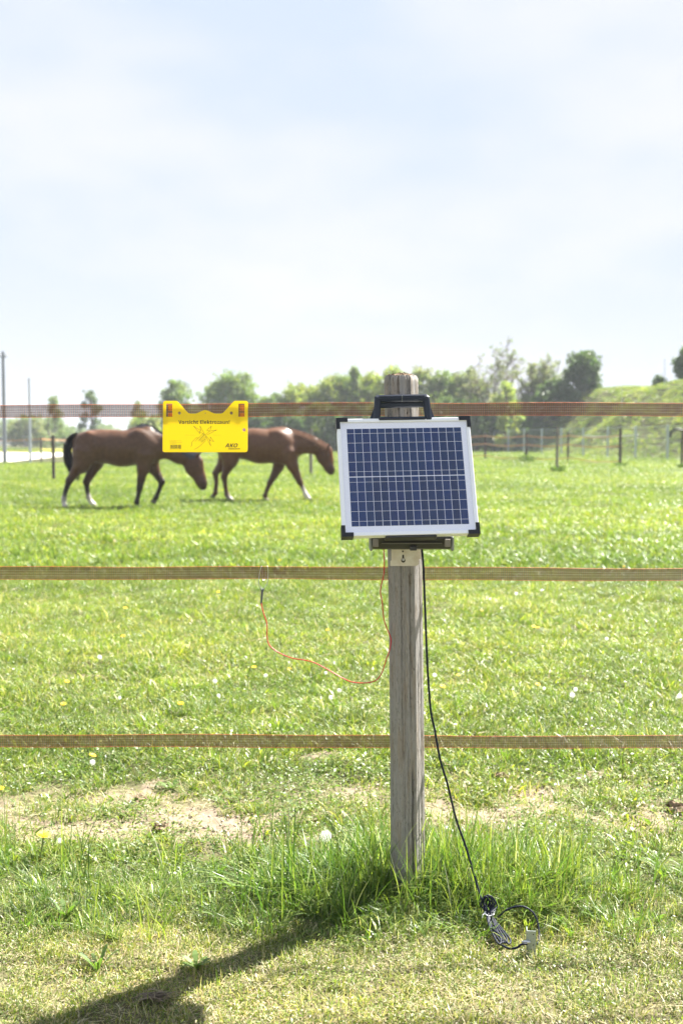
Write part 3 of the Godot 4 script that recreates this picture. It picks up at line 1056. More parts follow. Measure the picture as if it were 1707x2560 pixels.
func build_background() -> void:
	# gravel road
	var s := Shape.new()
	var left := [Vector3(-20, 0, -54), Vector3(-17.2, 0, -60), Vector3(-18.6, 0, -70), Vector3(-19.6, 0, -82), Vector3(-21, 0, -96), Vector3(-22, 0, -112)]
	for k in left.size() - 1:
		var a: Vector3 = left[k] + Vector3(0, 0.035, 0)
		var b: Vector3 = left[k + 1] + Vector3(0, 0.035, 0)
		var w0 := Vector3(-60, 0.035, a.z - 8)
		var w1 := Vector3(-60, 0.035, b.z - 8)
		s.quad(a, b, w1, w0, Vector3.UP)
	var road := part("road", s, M.gravel, self)
	road.set_meta("kind", "structure")
	road.set_meta("label", "pale gravel road beyond the far paddock fence")
	# fence closing the paddock behind the horses
	var A := [[-20.0, -35.5, 1.5, 0.0], [-9.15, -38.2, 1.43, 0.0], [-1.07, -42.0, 1.66, 0.0], [8.26, -46.1, 1.74, 0.0], [14.74, -52.1, 1.75, 0.0], [21.0, -56.0, 1.7, 0.0]]
	var names := ["", "dark fence post beside the bay horse's tail", "grey wooden post right behind the chestnut horse's head", "pale topped wooden post with weeds around its foot", "dark wooden post with a gate handle hanging on its top", ""]
	for k in A.size():
		if names[k]:
			simple_post("fence_post", names[k], A[k][0], A[k][1], A[k][2], 0.055, M.old_post if k in [2, 3] else M.dark_post, "far paddock posts")
	for j in 2:
		var pts := []
		for a in A:
			pts.append(Vector3(a[0], ground_height(a[0], a[1]) + [0.62, 1.22][j], a[1] + 0.09))
		far_tape(["low dark wire strung behind the horses", "thin pale wire strung at post top height behind the horses"][j], pts, 0.012, M.wire, "wires behind the horses")
	s = Shape.new()
	s.tube(smooth_line([Vector3(14.70, 1.66, -52.0), Vector3(14.45, 1.72, -52.0), Vector3(14.22, 1.6, -52.0), Vector3(14.2, 1.32, -52.0)], 4), [0.045], 8)
	tag(part("gate_handle", s, M.black_plastic, self), "black curved gate handle hung on the dark post top", "handle")
	# inner paddock with orange tapes
	var B := [[4.9, -79.0, 1.6], [8.72, -73.0, 1.6], [9.95, -64.8, 1.62], [12.33, -65.5, 1.62], [12.74, -55.0, 1.8]]
	var B_names := ["", "thin dark post where the orange tapes begin beside the solar panel", "dark post with tall grass around its foot between the orange tapes", "slim dark post just behind the pale topped post", "stout dark post where the white tape crosses the grass bank"]
	for k in B.size():
		if B_names[k]:
			simple_post("fence_post", B_names[k], B[k][0], B[k][1], B[k][2], 0.075 if k != 3 else 0.06, M.dark_post, "orange tape paddock posts")
	for j in 3:
		var pts := []
		for b in B:
			pts.append(Vector3(b[0], ground_height(b[0], b[1]) + [0.28, 0.98, 1.46][j], b[1] + 0.13))
		far_tape(["lowest sagging yellow tape of the orange taped paddock", "middle orange tape of the orange taped paddock", "top orange tape of the orange taped paddock"][j], pts, 0.055, M.yellow_tape if j == 0 else M.orange_tape, "tapes of the far paddock")
	far_tape("white tape stretched along the wire mesh fence below the bank", [Vector3(16.9, 1.5, -83.8), Vector3(18.25, 1.55, -73.9)], 0.09, M.white_tape, "")
	# wire mesh fence at the foot of the bank
	var prev := Vector3.ZERO
	for k in 11:
		var x := 19.3 - 0.611 * k
		var z := -64.0 - 5.0 * k
		var y := ground_height(x, z)
		var t := thing("mesh_fence_post", "grey green metal post of the wire mesh fence below the bank", "post", Vector3(x, y, z), "posts of the wire mesh fence")
		s = Shape.new()
		s.box(at3(Vector3(0, 0.95, 0)), Vector3(0.13, 2.2, 0.1), 0.01)
		part("shaft", s, M.metal_post, t)
		s = Shape.new()
		s.box(at3(Vector3(0, 2.06, 0)), Vector3(0.14, 0.03, 0.11), 0.008)
		part("cap", s, M.metal_post, t)
		var here := Vector3(x, y, z)
		if k > 0:
			s = Shape.new()
			for j in 10:
				bar(s, prev + Vector3(0, 0.08 + 0.2 * j, 0), here + Vector3(0, 0.08 + 0.2 * j, 0), 0.008, 0.008)
			for j in 24:
				var p := prev.lerp(here, (j + 0.5) / 24.0)
				bar(s, p + Vector3(0, 0.04, 0), p + Vector3(0, 1.98, 0), 0.005, 0.005)
			bar(s, prev + Vector3(0, 2.0, 0), here + Vector3(0, 2.0, 0), 0.03, 0.03)
			tag(part("wire_mesh_panel", s, M.metal_wire, self), "see-through wire mesh between two grey green posts below the bank", "fence panel", "panels of the wire mesh fence")
		prev = here
	# fence along the gravel road
	var C := [[-24.0, -57.0, 1.35], [-20.0, -63.5, 1.35], [-16.6, -66.5, 1.35], [-15.6, -80.0, 1.35]]
	var C_names := ["", "thin grey post beside the tall pole at the road edge", "brown post at the road edge nearest the black tailed horse", ""]
	for k in C.size():
		if C_names[k]:
			simple_post("road_fence_post", C_names[k], C[k][0], C[k][1], C[k][2], 0.05, M.dark_post if k == 2 else M.metal_post, "posts along the road")
	for j in 2:
		var pts := []
		for b in C:
			pts.append(Vector3(b[0], 0.72 + 0.56 * j, b[1] + 0.08))
		far_tape(["lower yellowish tape along the gravel road", "upper orange tape along the gravel road"][j], pts, 0.04, M.yellow_tape if j == 0 else M.orange_tape, "tapes along the road")
	# tall poles
	var t := thing("utility_pole", "tall grey pole with insulators on its top", "pole", Vector3(-17.3, 0, -61.8))
	s = Shape.new()
	s.tube([Vector3(-0.0, -0.2, 0), Vector3(0, 3.0, 0), Vector3(0, 5.75, 0)], [0.11, 0.095, 0.08], 12)
	part("shaft", s, M.pole, t)
	s = Shape.new()
	s.box(at3(Vector3(0, 5.5, 0)), Vector3(0.42, 0.06, 0.06), 0.01)
	part("crossarm", s, M.pole, t)
	for k in 2:
		s = Shape.new()
		s.tube([Vector3(0, 0, 0), Vector3(0, 0.06, 0), Vector3(0, 0.12, 0)], [0.03, 0.05, 0.03], 10)
		part("insulator", s, M.white_plastic, t, Vector3(-0.17 + 0.34 * k, 5.53, 0))
	t = thing("utility_pole", "shorter plain grey pole without any top fitting", "pole", Vector3(-16.3, 0, -63.0))
	s = Shape.new()
	s.tube([Vector3(0, -0.2, 0), Vector3(0, 2.2, 0), Vector3(0, 4.4, 0)], [0.075, 0.065, 0.055], 12)
	part("shaft", s, M.pole_pale, t)
	s = Shape.new()
	s.tube([Vector3(0, 4.4, 0), Vector3(0, 4.45, 0)], [0.065, 0.05], 12)
	part("cap", s, M.pole_pale, t)
	for k in 2:
		var x: float = [22.3, 24.6][k]
		var z: float = [-96.0, -92.0][k]
		var y := ground_height(x, z)
		s = Shape.new()
		s.tube([Vector3(0, -0.1, 0), Vector3(0, 1.95, 0)], [0.03, 0.02], 8)
		tag(part("marker_pole", s, M.pole_pale, self, Vector3(x, y, z)), "thin pale marker pole standing up on the bank skyline", "pole", "marker poles on the bank")
	# parked cars
	car("white parked car partly hidden behind the tall pole", Vector3(-56.0, 0, -200), 0.12, M.car_white)
	car("silver parked car with a sun glint on its windscreen", Vector3(-48.3, 0, -196), -0.1, M.car_silver)
	car("pale grey parked car beyond the shorter plain pole", Vector3(-52.4, 0, -205), 0.05, M.car_grey)

func car(label: String, at: Vector3, turn: float, paint: Material) -> void:
	var t := thing("parked_car", label, "car", at)
	t.rotation.y = turn
	var s := Shape.new()
	var side := PackedVector2Array([Vector2(-2.1, 0.25), Vector2(-2.15, 0.7), Vector2(-2.0, 0.92), Vector2(-1.55, 0.98), Vector2(-1.15, 1.42), Vector2(-0.6, 1.5), Vector2(0.3, 1.47), Vector2(1.05, 1.0), Vector2(1.9, 0.85), Vector2(2.15, 0.62), Vector2(2.15, 0.25)])
	s.prism(side, -0.86, 0.86, Transform3D())
	part("body", s, paint, t)
	for z in [-1.0, 1.0]:
		s = Shape.new()
		s.prism(PackedVector2Array([Vector2(-1.4, 1.0), Vector2(-1.1, 1.38), Vector2(0.25, 1.41), Vector2(0.85, 1.02)]), 0.86, 0.868, Transform3D(Basis.from_scale(Vector3(1, 1, z)), Vector3.ZERO))
		part("side_window", s, M.car_glass, t)
		for x in [-1.3, 1.35]:
			s = Shape.new()
			s.tube([Vector3(0, 0, -0.1), Vector3(0, 0, 0.1)], [0.32, 0.32], 16)
			var w := part("wheel", s, M.rubber, t, Vector3(x, 0.32, z * 0.8))
			s = Shape.new()
			s.tube([Vector3(0, 0, z * 0.1), Vector3(0, 0, z * 0.115)], [0.2, 0.19], 14)
			part("rim", s, M.steel, w)
		s = Shape.new()
		s.ball(Vector3.ZERO, Vector3(0.06, 0.08, 0.12), 6, 8)
		part("headlight", s, M.car_glass, t, Vector3(2.1, 0.66, z * 0.62))
	s = Shape.new()
	s.quad(Vector3(0.36, 1.445, -0.75), Vector3(0.36, 1.445, 0.75), Vector3(1.04, 1.02, 0.75), Vector3(1.04, 1.02, -0.75), Vector3(0.5, 1, 0))
	part("windscreen", s, M.car_glass, t, Vector3(0.01, 0.012, 0))

# ------------------------------------------------------------------ the fence in front
func build_post() -> void:
	var base := Vector3(0.195, 0, -3.45)
	var t := thing("fence_post", "weathered grey round wooden fence post carrying the solar unit", "post", base)
	var R := 0.0485
	var H := 1.513
	var around := 150
	var up := 190
	# cracks: [angle in degrees at the foot, drift per metre, from, to, depth, width]
	var cracks := [[112, -5.0, 0.35, 1.52, 0.008, 2.0], [84, -7.0, 0.45, 1.52, 0.009, 2.0], [73, 4.0, -0.2, 0.42, 0.018, 3.6], [128, 4.0, 0.95, 1.52, 0.006, 2.4], [58, 3.0, 1.15, 1.52, 0.012, 4.0], [150, 0.0, 0.2, 1.0, 0.006, 2.4], [100, 2.0, 1.1, 1.52, 0.007, 2.2], [20, 3.0, 0.1, 1.3, 0.004, 2.0], [90, -3.0, 0.0, 0.5, 0.005, 2.0], [140, 3.0, 1.25, 1.52, 0.007, 2.6], [104, -9.0, 0.1, 0.9, 0.005, 2.0]]
	var v := PackedVector3Array()
	var n := PackedVector3Array()
	var uv := PackedVector2Array()
	var radius := func(deg: float, y: float) -> float:
		var a := deg_to_rad(deg)
		var r := R * (1.0 + 0.035 * (1.0 - y / H))
		# hewn flat on one flank, between two edges
		var mid := deg_to_rad(30.0)
		var flat: float = R * 0.875 / maxf(cos(a - mid), 0.2)
		if absf(angle_difference(a, mid)) < 1.0:
			r = minf(r, flat)
		r += fine_noise.get_noise_3d(cos(a) * 9.0, y * 2.0, sin(a) * 9.0) * 0.0012 + fine_noise.get_noise_3d(cos(a) * 60.0, y * 3.0, sin(a) * 60.0) * 0.0009
		for c in cracks:
			var fade := smoothstep(c[2], c[2] + 0.12, y) * (1.0 - smoothstep(c[3] - 0.1, c[3], y) if c[3] < 1.5 else 1.0)
			if fade > 0.0:
				var line: float = c[0] + c[1] * y + fine_noise.get_noise_2d(c[0], y * 7.0) * 3.0
				var off := absf(rad_to_deg(angle_difference(a, deg_to_rad(line))))
				r -= c[4] * fade * maxf(0.0, 1.0 - off / c[5])
		var rim := maxf(0.0, y - (H - 0.012)) / 0.012
		r -= rim * rim * 0.006
		return r
	var centre := func(y: float) -> Vector3:
		return Vector3(-0.024 * y / 1.5 + 0.004 * sin(y * 2.2), y, 0)
	for j in up + 1:
		var y := -0.15 + (H + 0.15) * j / up
		for i in around + 1:
			# more columns on the side that faces the road
			var w := float(i) / around
			var deg := -90.0 + 360.0 * w
			var a := deg_to_rad(deg)
			var rr: float = radius.call(deg, y)
			var yy := y
			if j == up:
				yy += fine_noise.get_noise_2d(cos(a) * 40.0, sin(a) * 40.0) * 0.006
			v.append(centre.call(y) + Vector3(cos(a) * rr, yy - y, sin(a) * rr))
			uv.append(Vector2(w * 0.31 * 3.2, y))
	var ix := PackedInt32Array()
	for j in up:
		for i in around:
			var a := j * (around + 1) + i
			ix.append_array([a, a + around + 1, a + 1, a + 1, a + around + 1, a + around + 2])
	var st := SurfaceTool.new()
	var arrays := []
	arrays.resize(Mesh.ARRAY_MAX)
	arrays[Mesh.ARRAY_VERTEX] = v
	arrays[Mesh.ARRAY_TEX_UV] = uv
	n.resize(v.size())
	for j in up + 1:
		for i in around + 1:
			var i0 := i - 1 if i > 0 else around - 1
			var i1 := i + 1 if i < around else 1
			var du := v[j * (around + 1) + i1] - v[j * (around + 1) + i0]
			var dv := v[mini(j + 1, up) * (around + 1) + i] - v[maxi(j - 1, 0) * (around + 1) + i]
			n[j * (around + 1) + i] = dv.cross(du).normalized()
			if n[j * (around + 1) + i].dot(v[j * (around + 1) + i] - centre.call(v[j * (around + 1) + i].y)) < 0.0:
				n[j * (around + 1) + i] *= -1.0
	for k in range(0, ix.size(), 3):
		var face := (v[ix[k + 1]] - v[ix[k]]).cross(v[ix[k + 2]] - v[ix[k]])
		if face.dot(n[ix[k]]) > 0.0:
			var q := ix[k + 1]
			ix[k + 1] = ix[k + 2]
			ix[k + 2] = q
	arrays[Mesh.ARRAY_NORMAL] = n
	arrays[Mesh.ARRAY_INDEX] = ix
	var m := ArrayMesh.new()
	m.add_surface_from_arrays(Mesh.PRIMITIVE_TRIANGLES, arrays)
	part("shaft", m, M.post_wood, t)
	# rough sawn end
	var s := Shape.new()
	var c0: Vector3 = centre.call(H)
	var rings := 9
	var grid := []
	for k in rings + 1:
		var ring := []
		for i in 60:
			var a := TAU * i / 60
			var rr: float = radius.call(rad_to_deg(a), H) * (1.0 - float(k) / rings)
			var p := Vector3(cos(a) * rr, 0, sin(a) * rr)
			var hgt := 0.007 * (float(k) / rings) + fine_noise.get_noise_2d(p.x * 900.0, p.z * 300.0) * 0.005 + fine_noise.get_noise_2d(p.x * 200.0, p.z * 200.0) * 0.004
			if k == 0:
				hgt = fine_noise.get_noise_2d(cos(a) * 40.0, sin(a) * 40.0) * 0.006 - 0.002
			ring.append(c0 + p + Vector3(0, hgt, 0))
		grid.append(ring)
	for k in rings:
		for i in 60:
			s.quad(grid[k][i], grid[k][(i + 1) % 60], grid[k + 1][(i + 1) % 60], grid[k + 1][i], Vector3.UP)
	part("end_grain", s, M.end_grain, t, Vector3.ZERO, "rough crumbling brownish end grain")

func weave(label: String, y_left: float, y_right: float, z: float, seed_: int) -> void:
	var r := RandomNumberGenerator.new()
	r.seed = seed_
	var tall := 0.0365
	var x0 := -3.2
	var x1 := 3.4
	var centre := func(x: float) -> Vector3:
		var u := (x + 1.0) / 2.0
		var y := lerpf(y_left, y_right, u) + 0.0016 * sin(x * 3.1 + seed_) + 0.0009 * sin(x * 9.0 + seed_ * 2.0)
		return Vector3(x, y, z + 0.002 * sin(x * 2.3 + seed_))
	var height := func(x: float) -> float:
		return tall * (1.0 + 0.035 * sin(x * 5.0 + seed_ * 3.0) + 0.02 * sin(x * 13.0))
	var t := thing("fence_tape", label, "fence tape", Vector3.ZERO, "woven tapes of the near fence")
	var wefts := Shape.new()
	var x := x0
	while x < x1:
		var c: Vector3 = centre.call(x)
		var h: float = height.call(x) * 0.5
		var k := r.randf_range(0.88, 1.12)
		wefts.col = Color(0.26, 0.105, 0.05) * k if wefts.v.size() % 36 == 0 else Color(0.13, 0.075, 0.055) * k
		var lean := r.randf_range(-0.0003, 0.0003)
		var half := 0.00105
		var a := c + Vector3(lean, h, 0.0)
		var b := c - Vector3(lean, h, 0.0)
		wefts.quad(a + Vector3(-half, 0, 0), a + Vector3(0, 0, half), b + Vector3(0, 0, half), b + Vector3(-half, 0, 0), Vector3(-1, 0, 1))
		wefts.quad(a + Vector3(0, 0, half), a + Vector3(half, 0, 0), b + Vector3(half, 0, 0), b + Vector3(0, 0, half), Vector3(1, 0, 1))
		wefts.quad(a + Vector3(half, 0, 0), a + Vector3(-half, 0, 0), b + Vector3(-half, 0, 0), b + Vector3(half, 0, 0), Vector3(0, 0, -1))
		x += 0.0031
	part("cross_threads", wefts, M.thread, t)
	for line in 11:
		var s := Shape.new()
		var edge := line == 0 or line == 10
		var wire := line in [3, 5, 7]
		var v := line / 10.0 - 0.5
		var pts := []
		x = x0
		while x < x1:
			var c: Vector3 = centre.call(x)
			pts.append(c + Vector3(0, v * height.call(x), 0.0005))
			x += 0.05
		s.tube(pts, [0.0007 if edge else 0.00035 if wire else 0.0004], 4 if not edge else 5)
		part("edge_cord" if edge else "conductor_wire" if wire else "long_thread", s, M.edge_orange if edge else M.bright_wire if wire else M.long_thread, t)

func build_tapes() -> void:
	weave("top woven orange edged tape carrying the yellow sign", 1.4140, 1.4192, -3.5045, 1)
	weave("middle woven orange edged tape with the wire clip hooked on", 0.9400, 0.9359, -3.5045, 2)
	weave("lowest woven orange edged tape close above the long grass", 0.4400, 0.4370, -3.5045, 3)

func text_shape(words: String, x0: float, x1: float, y0: float, y1: float, shear := 0.0, z := 0.0) -> ArrayMesh:
	# lettering fitted into a rectangle
	var font := SystemFont.new()
	font.font_names = PackedStringArray(["Droid Sans"])
	font.font_weight = 700
	var tm := TextMesh.new()
	tm.text = words
	tm.font = font
	tm.font_size = 64
	tm.pixel_size = 0.01
	tm.depth = 0.02
	var box := tm.get_aabb()
	var sx := (x1 - x0) / box.size.x
	var sy := (y1 - y0) / box.size.y
	var b := Basis(Vector3(sx, 0, 0), Vector3(shear * sy, sy, 0), Vector3(0, 0, 0.03))
	var st := SurfaceTool.new()
	st.append_from(tm, 0, Transform3D(b, Vector3((x0 + x1) * 0.5 - box.get_center().x * sx, (y0 + y1) * 0.5 - box.get_center().y * sy, z)))
	return st.commit()

func build_sign() -> void:
	var k := 0.0001858
	var t := thing("warning_sign", "yellow plastic electric fence warning sign hung on the top tape", "sign", Vector3(-0.3953, 1.3683, -3.4965))
	var q := func(x: float, y: float) -> Vector2:
		return Vector2((x - 772.0) * k, (540.0 - y) * k)
	var outline := PackedVector2Array()
	for p in [[103, 905], [106, 925], [122, 938], [140, 941], [1400, 941], [1418, 936], [1428, 922], [1432, 902], [1442, 185], [1438, 160], [1425, 146], [1405, 140], [1245, 140], [1228, 145], [1212, 158], [1072, 308], [1048, 330], [1020, 338], [928, 338], [900, 331], [825, 297], [800, 288], [775, 285], [750, 288], [725, 297], [652, 331], [622, 338], [535, 338], [510, 328], [488, 308], [350, 156], [338, 146], [322, 140], [155, 140], [135, 145], [122, 160], [118, 180]]:
		outline.append(q.call(p[0], p[1]))
	var plate := CSGPolygon3D.new()
	plate.name = "plate"
	plate.polygon = outline
	plate.depth = 0.0026
	plate.position.z = 0.0026
	plate.material = M.sign_yellow
	t.add_child(plate)
	for h in [[213, 286, 98, 204], [1340, 286, 96, 204]]:
		var c := CSGBox3D.new()
		c.name = "slot"
		c.operation = CSGShape3D.OPERATION_SUBTRACTION
		c.size = Vector3(h[2] * k, h[3] * k, 0.02)
		var p: Vector2 = q.call(h[0], h[1])
		c.position = Vector3(p.x, p.y, 0)
		c.material = M.sign_yellow
		plate.add_child(c, true)
	for h in [[370, 330, 24], [1182, 330, 24], [775, 332, 8], [1378, 593, 27]]:
		var c := CSGCylinder3D.new()
		c.name = "hole"
		c.operation = CSGShape3D.OPERATION_SUBTRACTION
		c.radius = h[2] * k
		c.height = 0.03
		c.sides = 20
		c.rotation.x = PI / 2
		var p: Vector2 = q.call(h[0], h[1])
		c.position = Vector3(p.x, p.y, 0)
		c.material = M.sign_yellow
		plate.add_child(c, true)
	# amber tongues that hold the tape in the slots
	for sx in [222.0, 1346.0]:
		for sy in [[205.0, 296.0], [326.0, 386.0]]:
			var s := Shape.new()
			var a: Vector2 = q.call(sx - 36.0, sy[1])
			var b: Vector2 = q.call(sx + 40.0, sy[0])
			s.box(at3(Vector3((a.x + b.x) * 0.5, (a.y + b.y) * 0.5, -0.0125)), Vector3(b.x - a.x, b.y - a.y, 0.0016), 0.0004)
			part("tongue", s, M.sign_amber, t, Vector3.ZERO, "amber tongue behind the tape")
	var top := 0.0027
	var words := text_shape("Vorsicht Elektrozaun!", (358 - 772) * k, (1155 - 772) * k, (540 - 502) * k, (540 - 440) * k, 0.0, top)
	part("lettering", words, M.ink, t)
	part("logo", text_shape("AKO", (1090 - 772) * k, (1276 - 772) * k, (540 - 866) * k, (540 - 804) * k, 0.32, top), M.ink, t)
	part("lettering", text_shape("WEIDEZAUN", (1133 - 772) * k, (1312 - 772) * k, (540 - 898) * k, (540 - 878) * k, 0.25, top), M.ink, t)
	var s := Shape.new()
	var lines := [
		[[768, 668], [690, 527], [706, 606], [590, 533], [690, 652], [680, 614], [752, 660]], [[782, 664], [842, 610], [795, 598], [872, 533], [845, 612], [955, 592], [800, 672]], [[790, 690], [852, 762], [850, 700], [905, 775], [838, 757], [858, 845], [785, 702]],
		[[545, 852], [562, 830], [562, 785], [630, 715], [650, 712], [655, 728], [612, 775]], [[655, 730], [736, 656], [750, 662], [752, 672], [668, 755]], [[668, 770], [768, 664], [782, 672], [780, 688], [690, 775]], [[782, 690], [786, 712], [712, 790]], [[715, 775], [768, 738], [776, 745], [774, 762], [690, 842], [640, 878], [598, 896]],
	]
	for l in lines:
		for i in l.size() - 1:
			var a: Vector2 = q.call(l[i][0], l[i][1])
			var b: Vector2 = q.call(l[i + 1][0], l[i + 1][1])
			bar(s, Vector3(a.x, a.y, top), Vector3(b.x, b.y, top), 0.00085, 0.0002)
	for x in range(462, 1015, 14):
		if x < 612 or x > 892:
			var a: Vector2 = q.call(x, 675)
			bar(s, Vector3(a.x, a.y, top), Vector3(a.x + 8 * k, a.y, top), 0.0005, 0.0002)
	part("drawing", s, M.ink, t, Vector3.ZERO, "line drawing of a hand touching a wire with lightning flashes")
	s = Shape.new()
	rng.seed = 31
	var x := 222.0
	while x < 390.0:
		var w := rng.randf_range(2.5, 7.0)
		var a: Vector2 = q.call(x + w * 0.5, 855)
		s.box(at3(Vector3(a.x, a.y, top)), Vector3(w * k, 62 * k, 0.0002))
		x += w + rng.randf_range(2.5, 6.0)
	part("barcode", s, M.ink, t)
	s = Shape.new()
	for row in [[762, 402], [776, 310], [791, 402], [805, 315], [896, 395]]:
		x = 218.0
		while x < row[1]:
			var w := rng.randf_range(3.0, 9.0)
			var a: Vector2 = q.call(x, row[0])
			s.box(at3(Vector3(a.x, a.y, top)), Vector3(w * k, 4.5 * k, 0.0002))
			x += w + 4.0
	part("small_print", s, M.ink_grey, t)

func build_solar() -> void:
	var basis := Basis(Vector3.UP, 0.0751) * Basis(Vector3.RIGHT, -0.3964) * Basis(Vector3.BACK, 0.0179)
	var t := thing("solar_fence_charger", "small solar powered fence charger with blue panel and black carrying handle", "solar charger", Vector3(0.1791, 1.2326, -3.28))
	var tb := Transform3D(basis, Vector3.ZERO)
	var W := 0.3704
	var H := 0.3411
	# panel: backing sheet with its cells, lines and glass
	var s := Shape.new()
	s.box(Transform3D(basis, basis * Vector3(0, 0, -0.006)), Vector3(W - 0.008, H - 0.008, 0.004))
	var sheet := part("panel_sheet", s, M.back_sheet, t, Vector3.ZERO, "white backing sheet of the solar panel")
	var cw := 0.3198
	var chh := 0.284
	var gap := 0.0014
	var mid := 0.0026
	var dx := cw / 15.0
	var cell_h := (chh - mid) * 0.5
	var cell := Shape.new()
	cell.box(tb, Vector3(dx - gap, cell_h, 0.0004))
	var shared := cell.mesh()
	rng.seed = 12
	for j in 2:
		for i in 15:
			var at := Vector3(0.0007 - cw * 0.5 + dx * (i + 0.5), (0.5 - j) * (cell_h + mid), -0.0038)
			part("solar_cell", shared, M.cells[rng.randi() % M.cells.size()], sheet, basis * at)
	var line := Shape.new()
	line.box(tb, Vector3(cw + 0.012, 0.0008, 0.0003))
	var shared_line := line.mesh()
	for j in 2:
		for i in 5:
			var y := (0.5 - j) * (cell_h + mid) + cell_h * (0.4 - 0.2 * i)
			part("contact_strip", shared_line, M.silver_line, sheet, basis * Vector3(0.0007, y, -0.00345))
	s = Shape.new()
	s.box(Transform3D(basis, basis * Vector3(0, 0, -0.0016)), Vector3(W - 0.016, H - 0.016, 0.0018))
	part("glass_pane", s, M.panel_glass, sheet)
	# frame
	var f := 0.0105
	var deep := 0.024
	for b in [[0, H * 0.5 - f * 0.5, W, f], [0, -H * 0.5 + f * 0.5, W, f], [-W * 0.5 + f * 0.5, 0, f, H - 2 * f - 0.0004], [W * 0.5 - f * 0.5, 0, f, H - 2 * f - 0.0004]]:
		s = Shape.new()
		s.box(Transform3D(basis, basis * Vector3(b[0], b[1], 0.0015 - deep * 0.5)), Vector3(b[2], b[3], deep), 0.0012)
		part("frame_bar", s, M.frame_alu, t)
	for sx in [-1.0, 1.0]:
		for sy in [-1.0, 1.0]:
			s = Shape.new()
			var L := 0.030
			var wth := 0.0115
			var poly := PackedVector2Array([Vector2(0.0022, 0.0022), Vector2(-L, 0.0022), Vector2(-L, -wth + 0.002), Vector2(-wth + 0.003, -wth + 0.002), Vector2(-wth + 0.003, -L), Vector2(0.0022, -L)])
			var x := Transform3D(basis * Basis.from_scale(Vector3(sx, sy, 1)), basis * Vector3(sx * W * 0.5, sy * H * 0.5, 0))
			s.prism(poly, -0.026, 0.0045, x)
			part("corner_cap", s, M.black_plastic, t)
	# wedge shaped housing between panel and post
	s = Shape.new()
	var o := -t.position
	var hx0 := 0.085 + o.x
	var hx1 := 0.298 + o.x
	var back := -3.394 + o.z
	var profile := [Vector2(1.375 + o.y, -3.381 + o.z), Vector2(1.075 + o.y, -3.262 + o.z), Vector2(1.062 + o.y, -3.256 + o.z), Vector2(1.034 + o.y, -3.268 + o.z), Vector2(1.028 + o.y, -3.30 + o.z), Vector2(1.028 + o.y, back), Vector2(1.375 + o.y, back)]
	var poly2 := PackedVector2Array()
	for p in profile:
		poly2.append(Vector2(-p.y, p.x))
	s.prism(poly2, hx0, hx1, Transform3D(Basis(Vector3(0, 0, -1), Vector3(0, 1, 0), Vector3(1, 0, 0)), Vector3.ZERO))
	var housing := part("housing", s, M.charger_black, t)
	for side in [0, 1]:
		s = Shape.new()
		var px: float = hx0 - 0.0045 if side == 0 else hx1 + 0.0045
		s.box(at3(Vector3(px, 1.047 + o.y, -3.305 + o.z)), Vector3(0.009, 0.042, 0.085), 0.004)
		part("side_cover", s, M.cover_grey, housing)
		s = Shape.new()
		s.box(at3(Vector3(hx0 + 0.008 if side == 0 else hx1 - 0.01, 1.050 + o.y, -3.2545 + o.z)), Vector3(0.016, 0.022, 0.012), 0.002)
		part("latch", s, M.latch_grey, housing)
	s = Shape.new()
	s.box(at3(Vector3((hx0 + hx1) * 0.5 + 0.0, 1.049 + o.y, -3.257 + o.z)), Vector3(0.165, 0.0016, 0.006), 0.0006)
	part("seam", s, M.latch_grey, housing)
	s = Shape.new()
	s.box(at3(Vector3((hx0 + hx1) * 0.5 + 0.004, 1.0345 + o.y, -3.263 + o.z)), Vector3(0.019, 0.012, 0.008), 0.0015)
	part("catch", s, M.charger_black, housing)
	s = Shape.new()
	s.box(Transform3D(basis, basis * Vector3(0.0, -H * 0.5 - 0.004, -0.014)), Vector3(0.139, 0.0075, 0.028), 0.002)
	part("panel_hinge", s, M.charger_black, t)
	# handle above the panel
	var hz := -3.362 + o.z
	s = Shape.new()
	var roll := Basis(Vector3.BACK, 0.016)
	s.box(Transform3D(roll, Vector3(0.168 + o.x, 1.4455 + o.y, hz)), Vector3(0.152, 0.0205, 0.026), 0.007)
	s.box(Transform3D(roll, Vector3(0.168 + o.x, 1.4272 + o.y, hz - 0.006)), Vector3(0.128, 0.0155, 0.014), 0.003)
	var handle := part("handle", s, M.handle_black, t)
	for side in [0, 1]:
		s = Shape.new()
		var xa: float = (0.1020 if side == 0 else 0.2345) + o.x
		var lean := -0.005 if side == 0 else 0.008
		bar(s, Vector3(xa + lean, 1.383 + o.y, hz + 0.006), Vector3(xa, 1.452 + o.y, hz + 0.001), 0.0195, 0.020, 0.004)
		part("handle_arm", s, M.handle_black, handle)
		s = Shape.new()
		s.prism(PackedVector2Array([Vector2(0, 0), Vector2(-0.012 if side == 0 else 0.012, 0), Vector2(0, 0.03)]), -0.008, 0.0, at3(Vector3((0.0905 if side == 0 else 0.2495) + o.x, 1.3885 + o.y, hz - 0.004)))
		part("handle_foot", s, M.handle_black, handle)
	for rib in 3:
		s = Shape.new()
		s.box(Transform3D(roll, Vector3(0.168 + o.x, 1.4395 + 0.0062 * rib + o.y, hz + 0.0128 - 0.0012 * float(rib == 2))), Vector3(0.128, 0.0016, 0.0022), 0.0006)
		part("grip_rib", s, M.handle_black, handle)
	s = Shape.new()
	s.box(Transform3D(roll, Vector3(0.1685 + o.x, 1.4450 + o.y, hz + 0.0122)), Vector3(0.0014, 0.019, 0.003), 0.0005)
	part("grip_joint", s, M.cover_grey, handle)
	s = Shape.new()
	s.box(Transform3D(basis, basis * Vector3(-0.003, H * 0.5 - 0.0015, 0.0005)), Vector3(0.131, 0.0085, 0.011), 0.002)
	part("hinge_strip", s, M.handle_black, t)
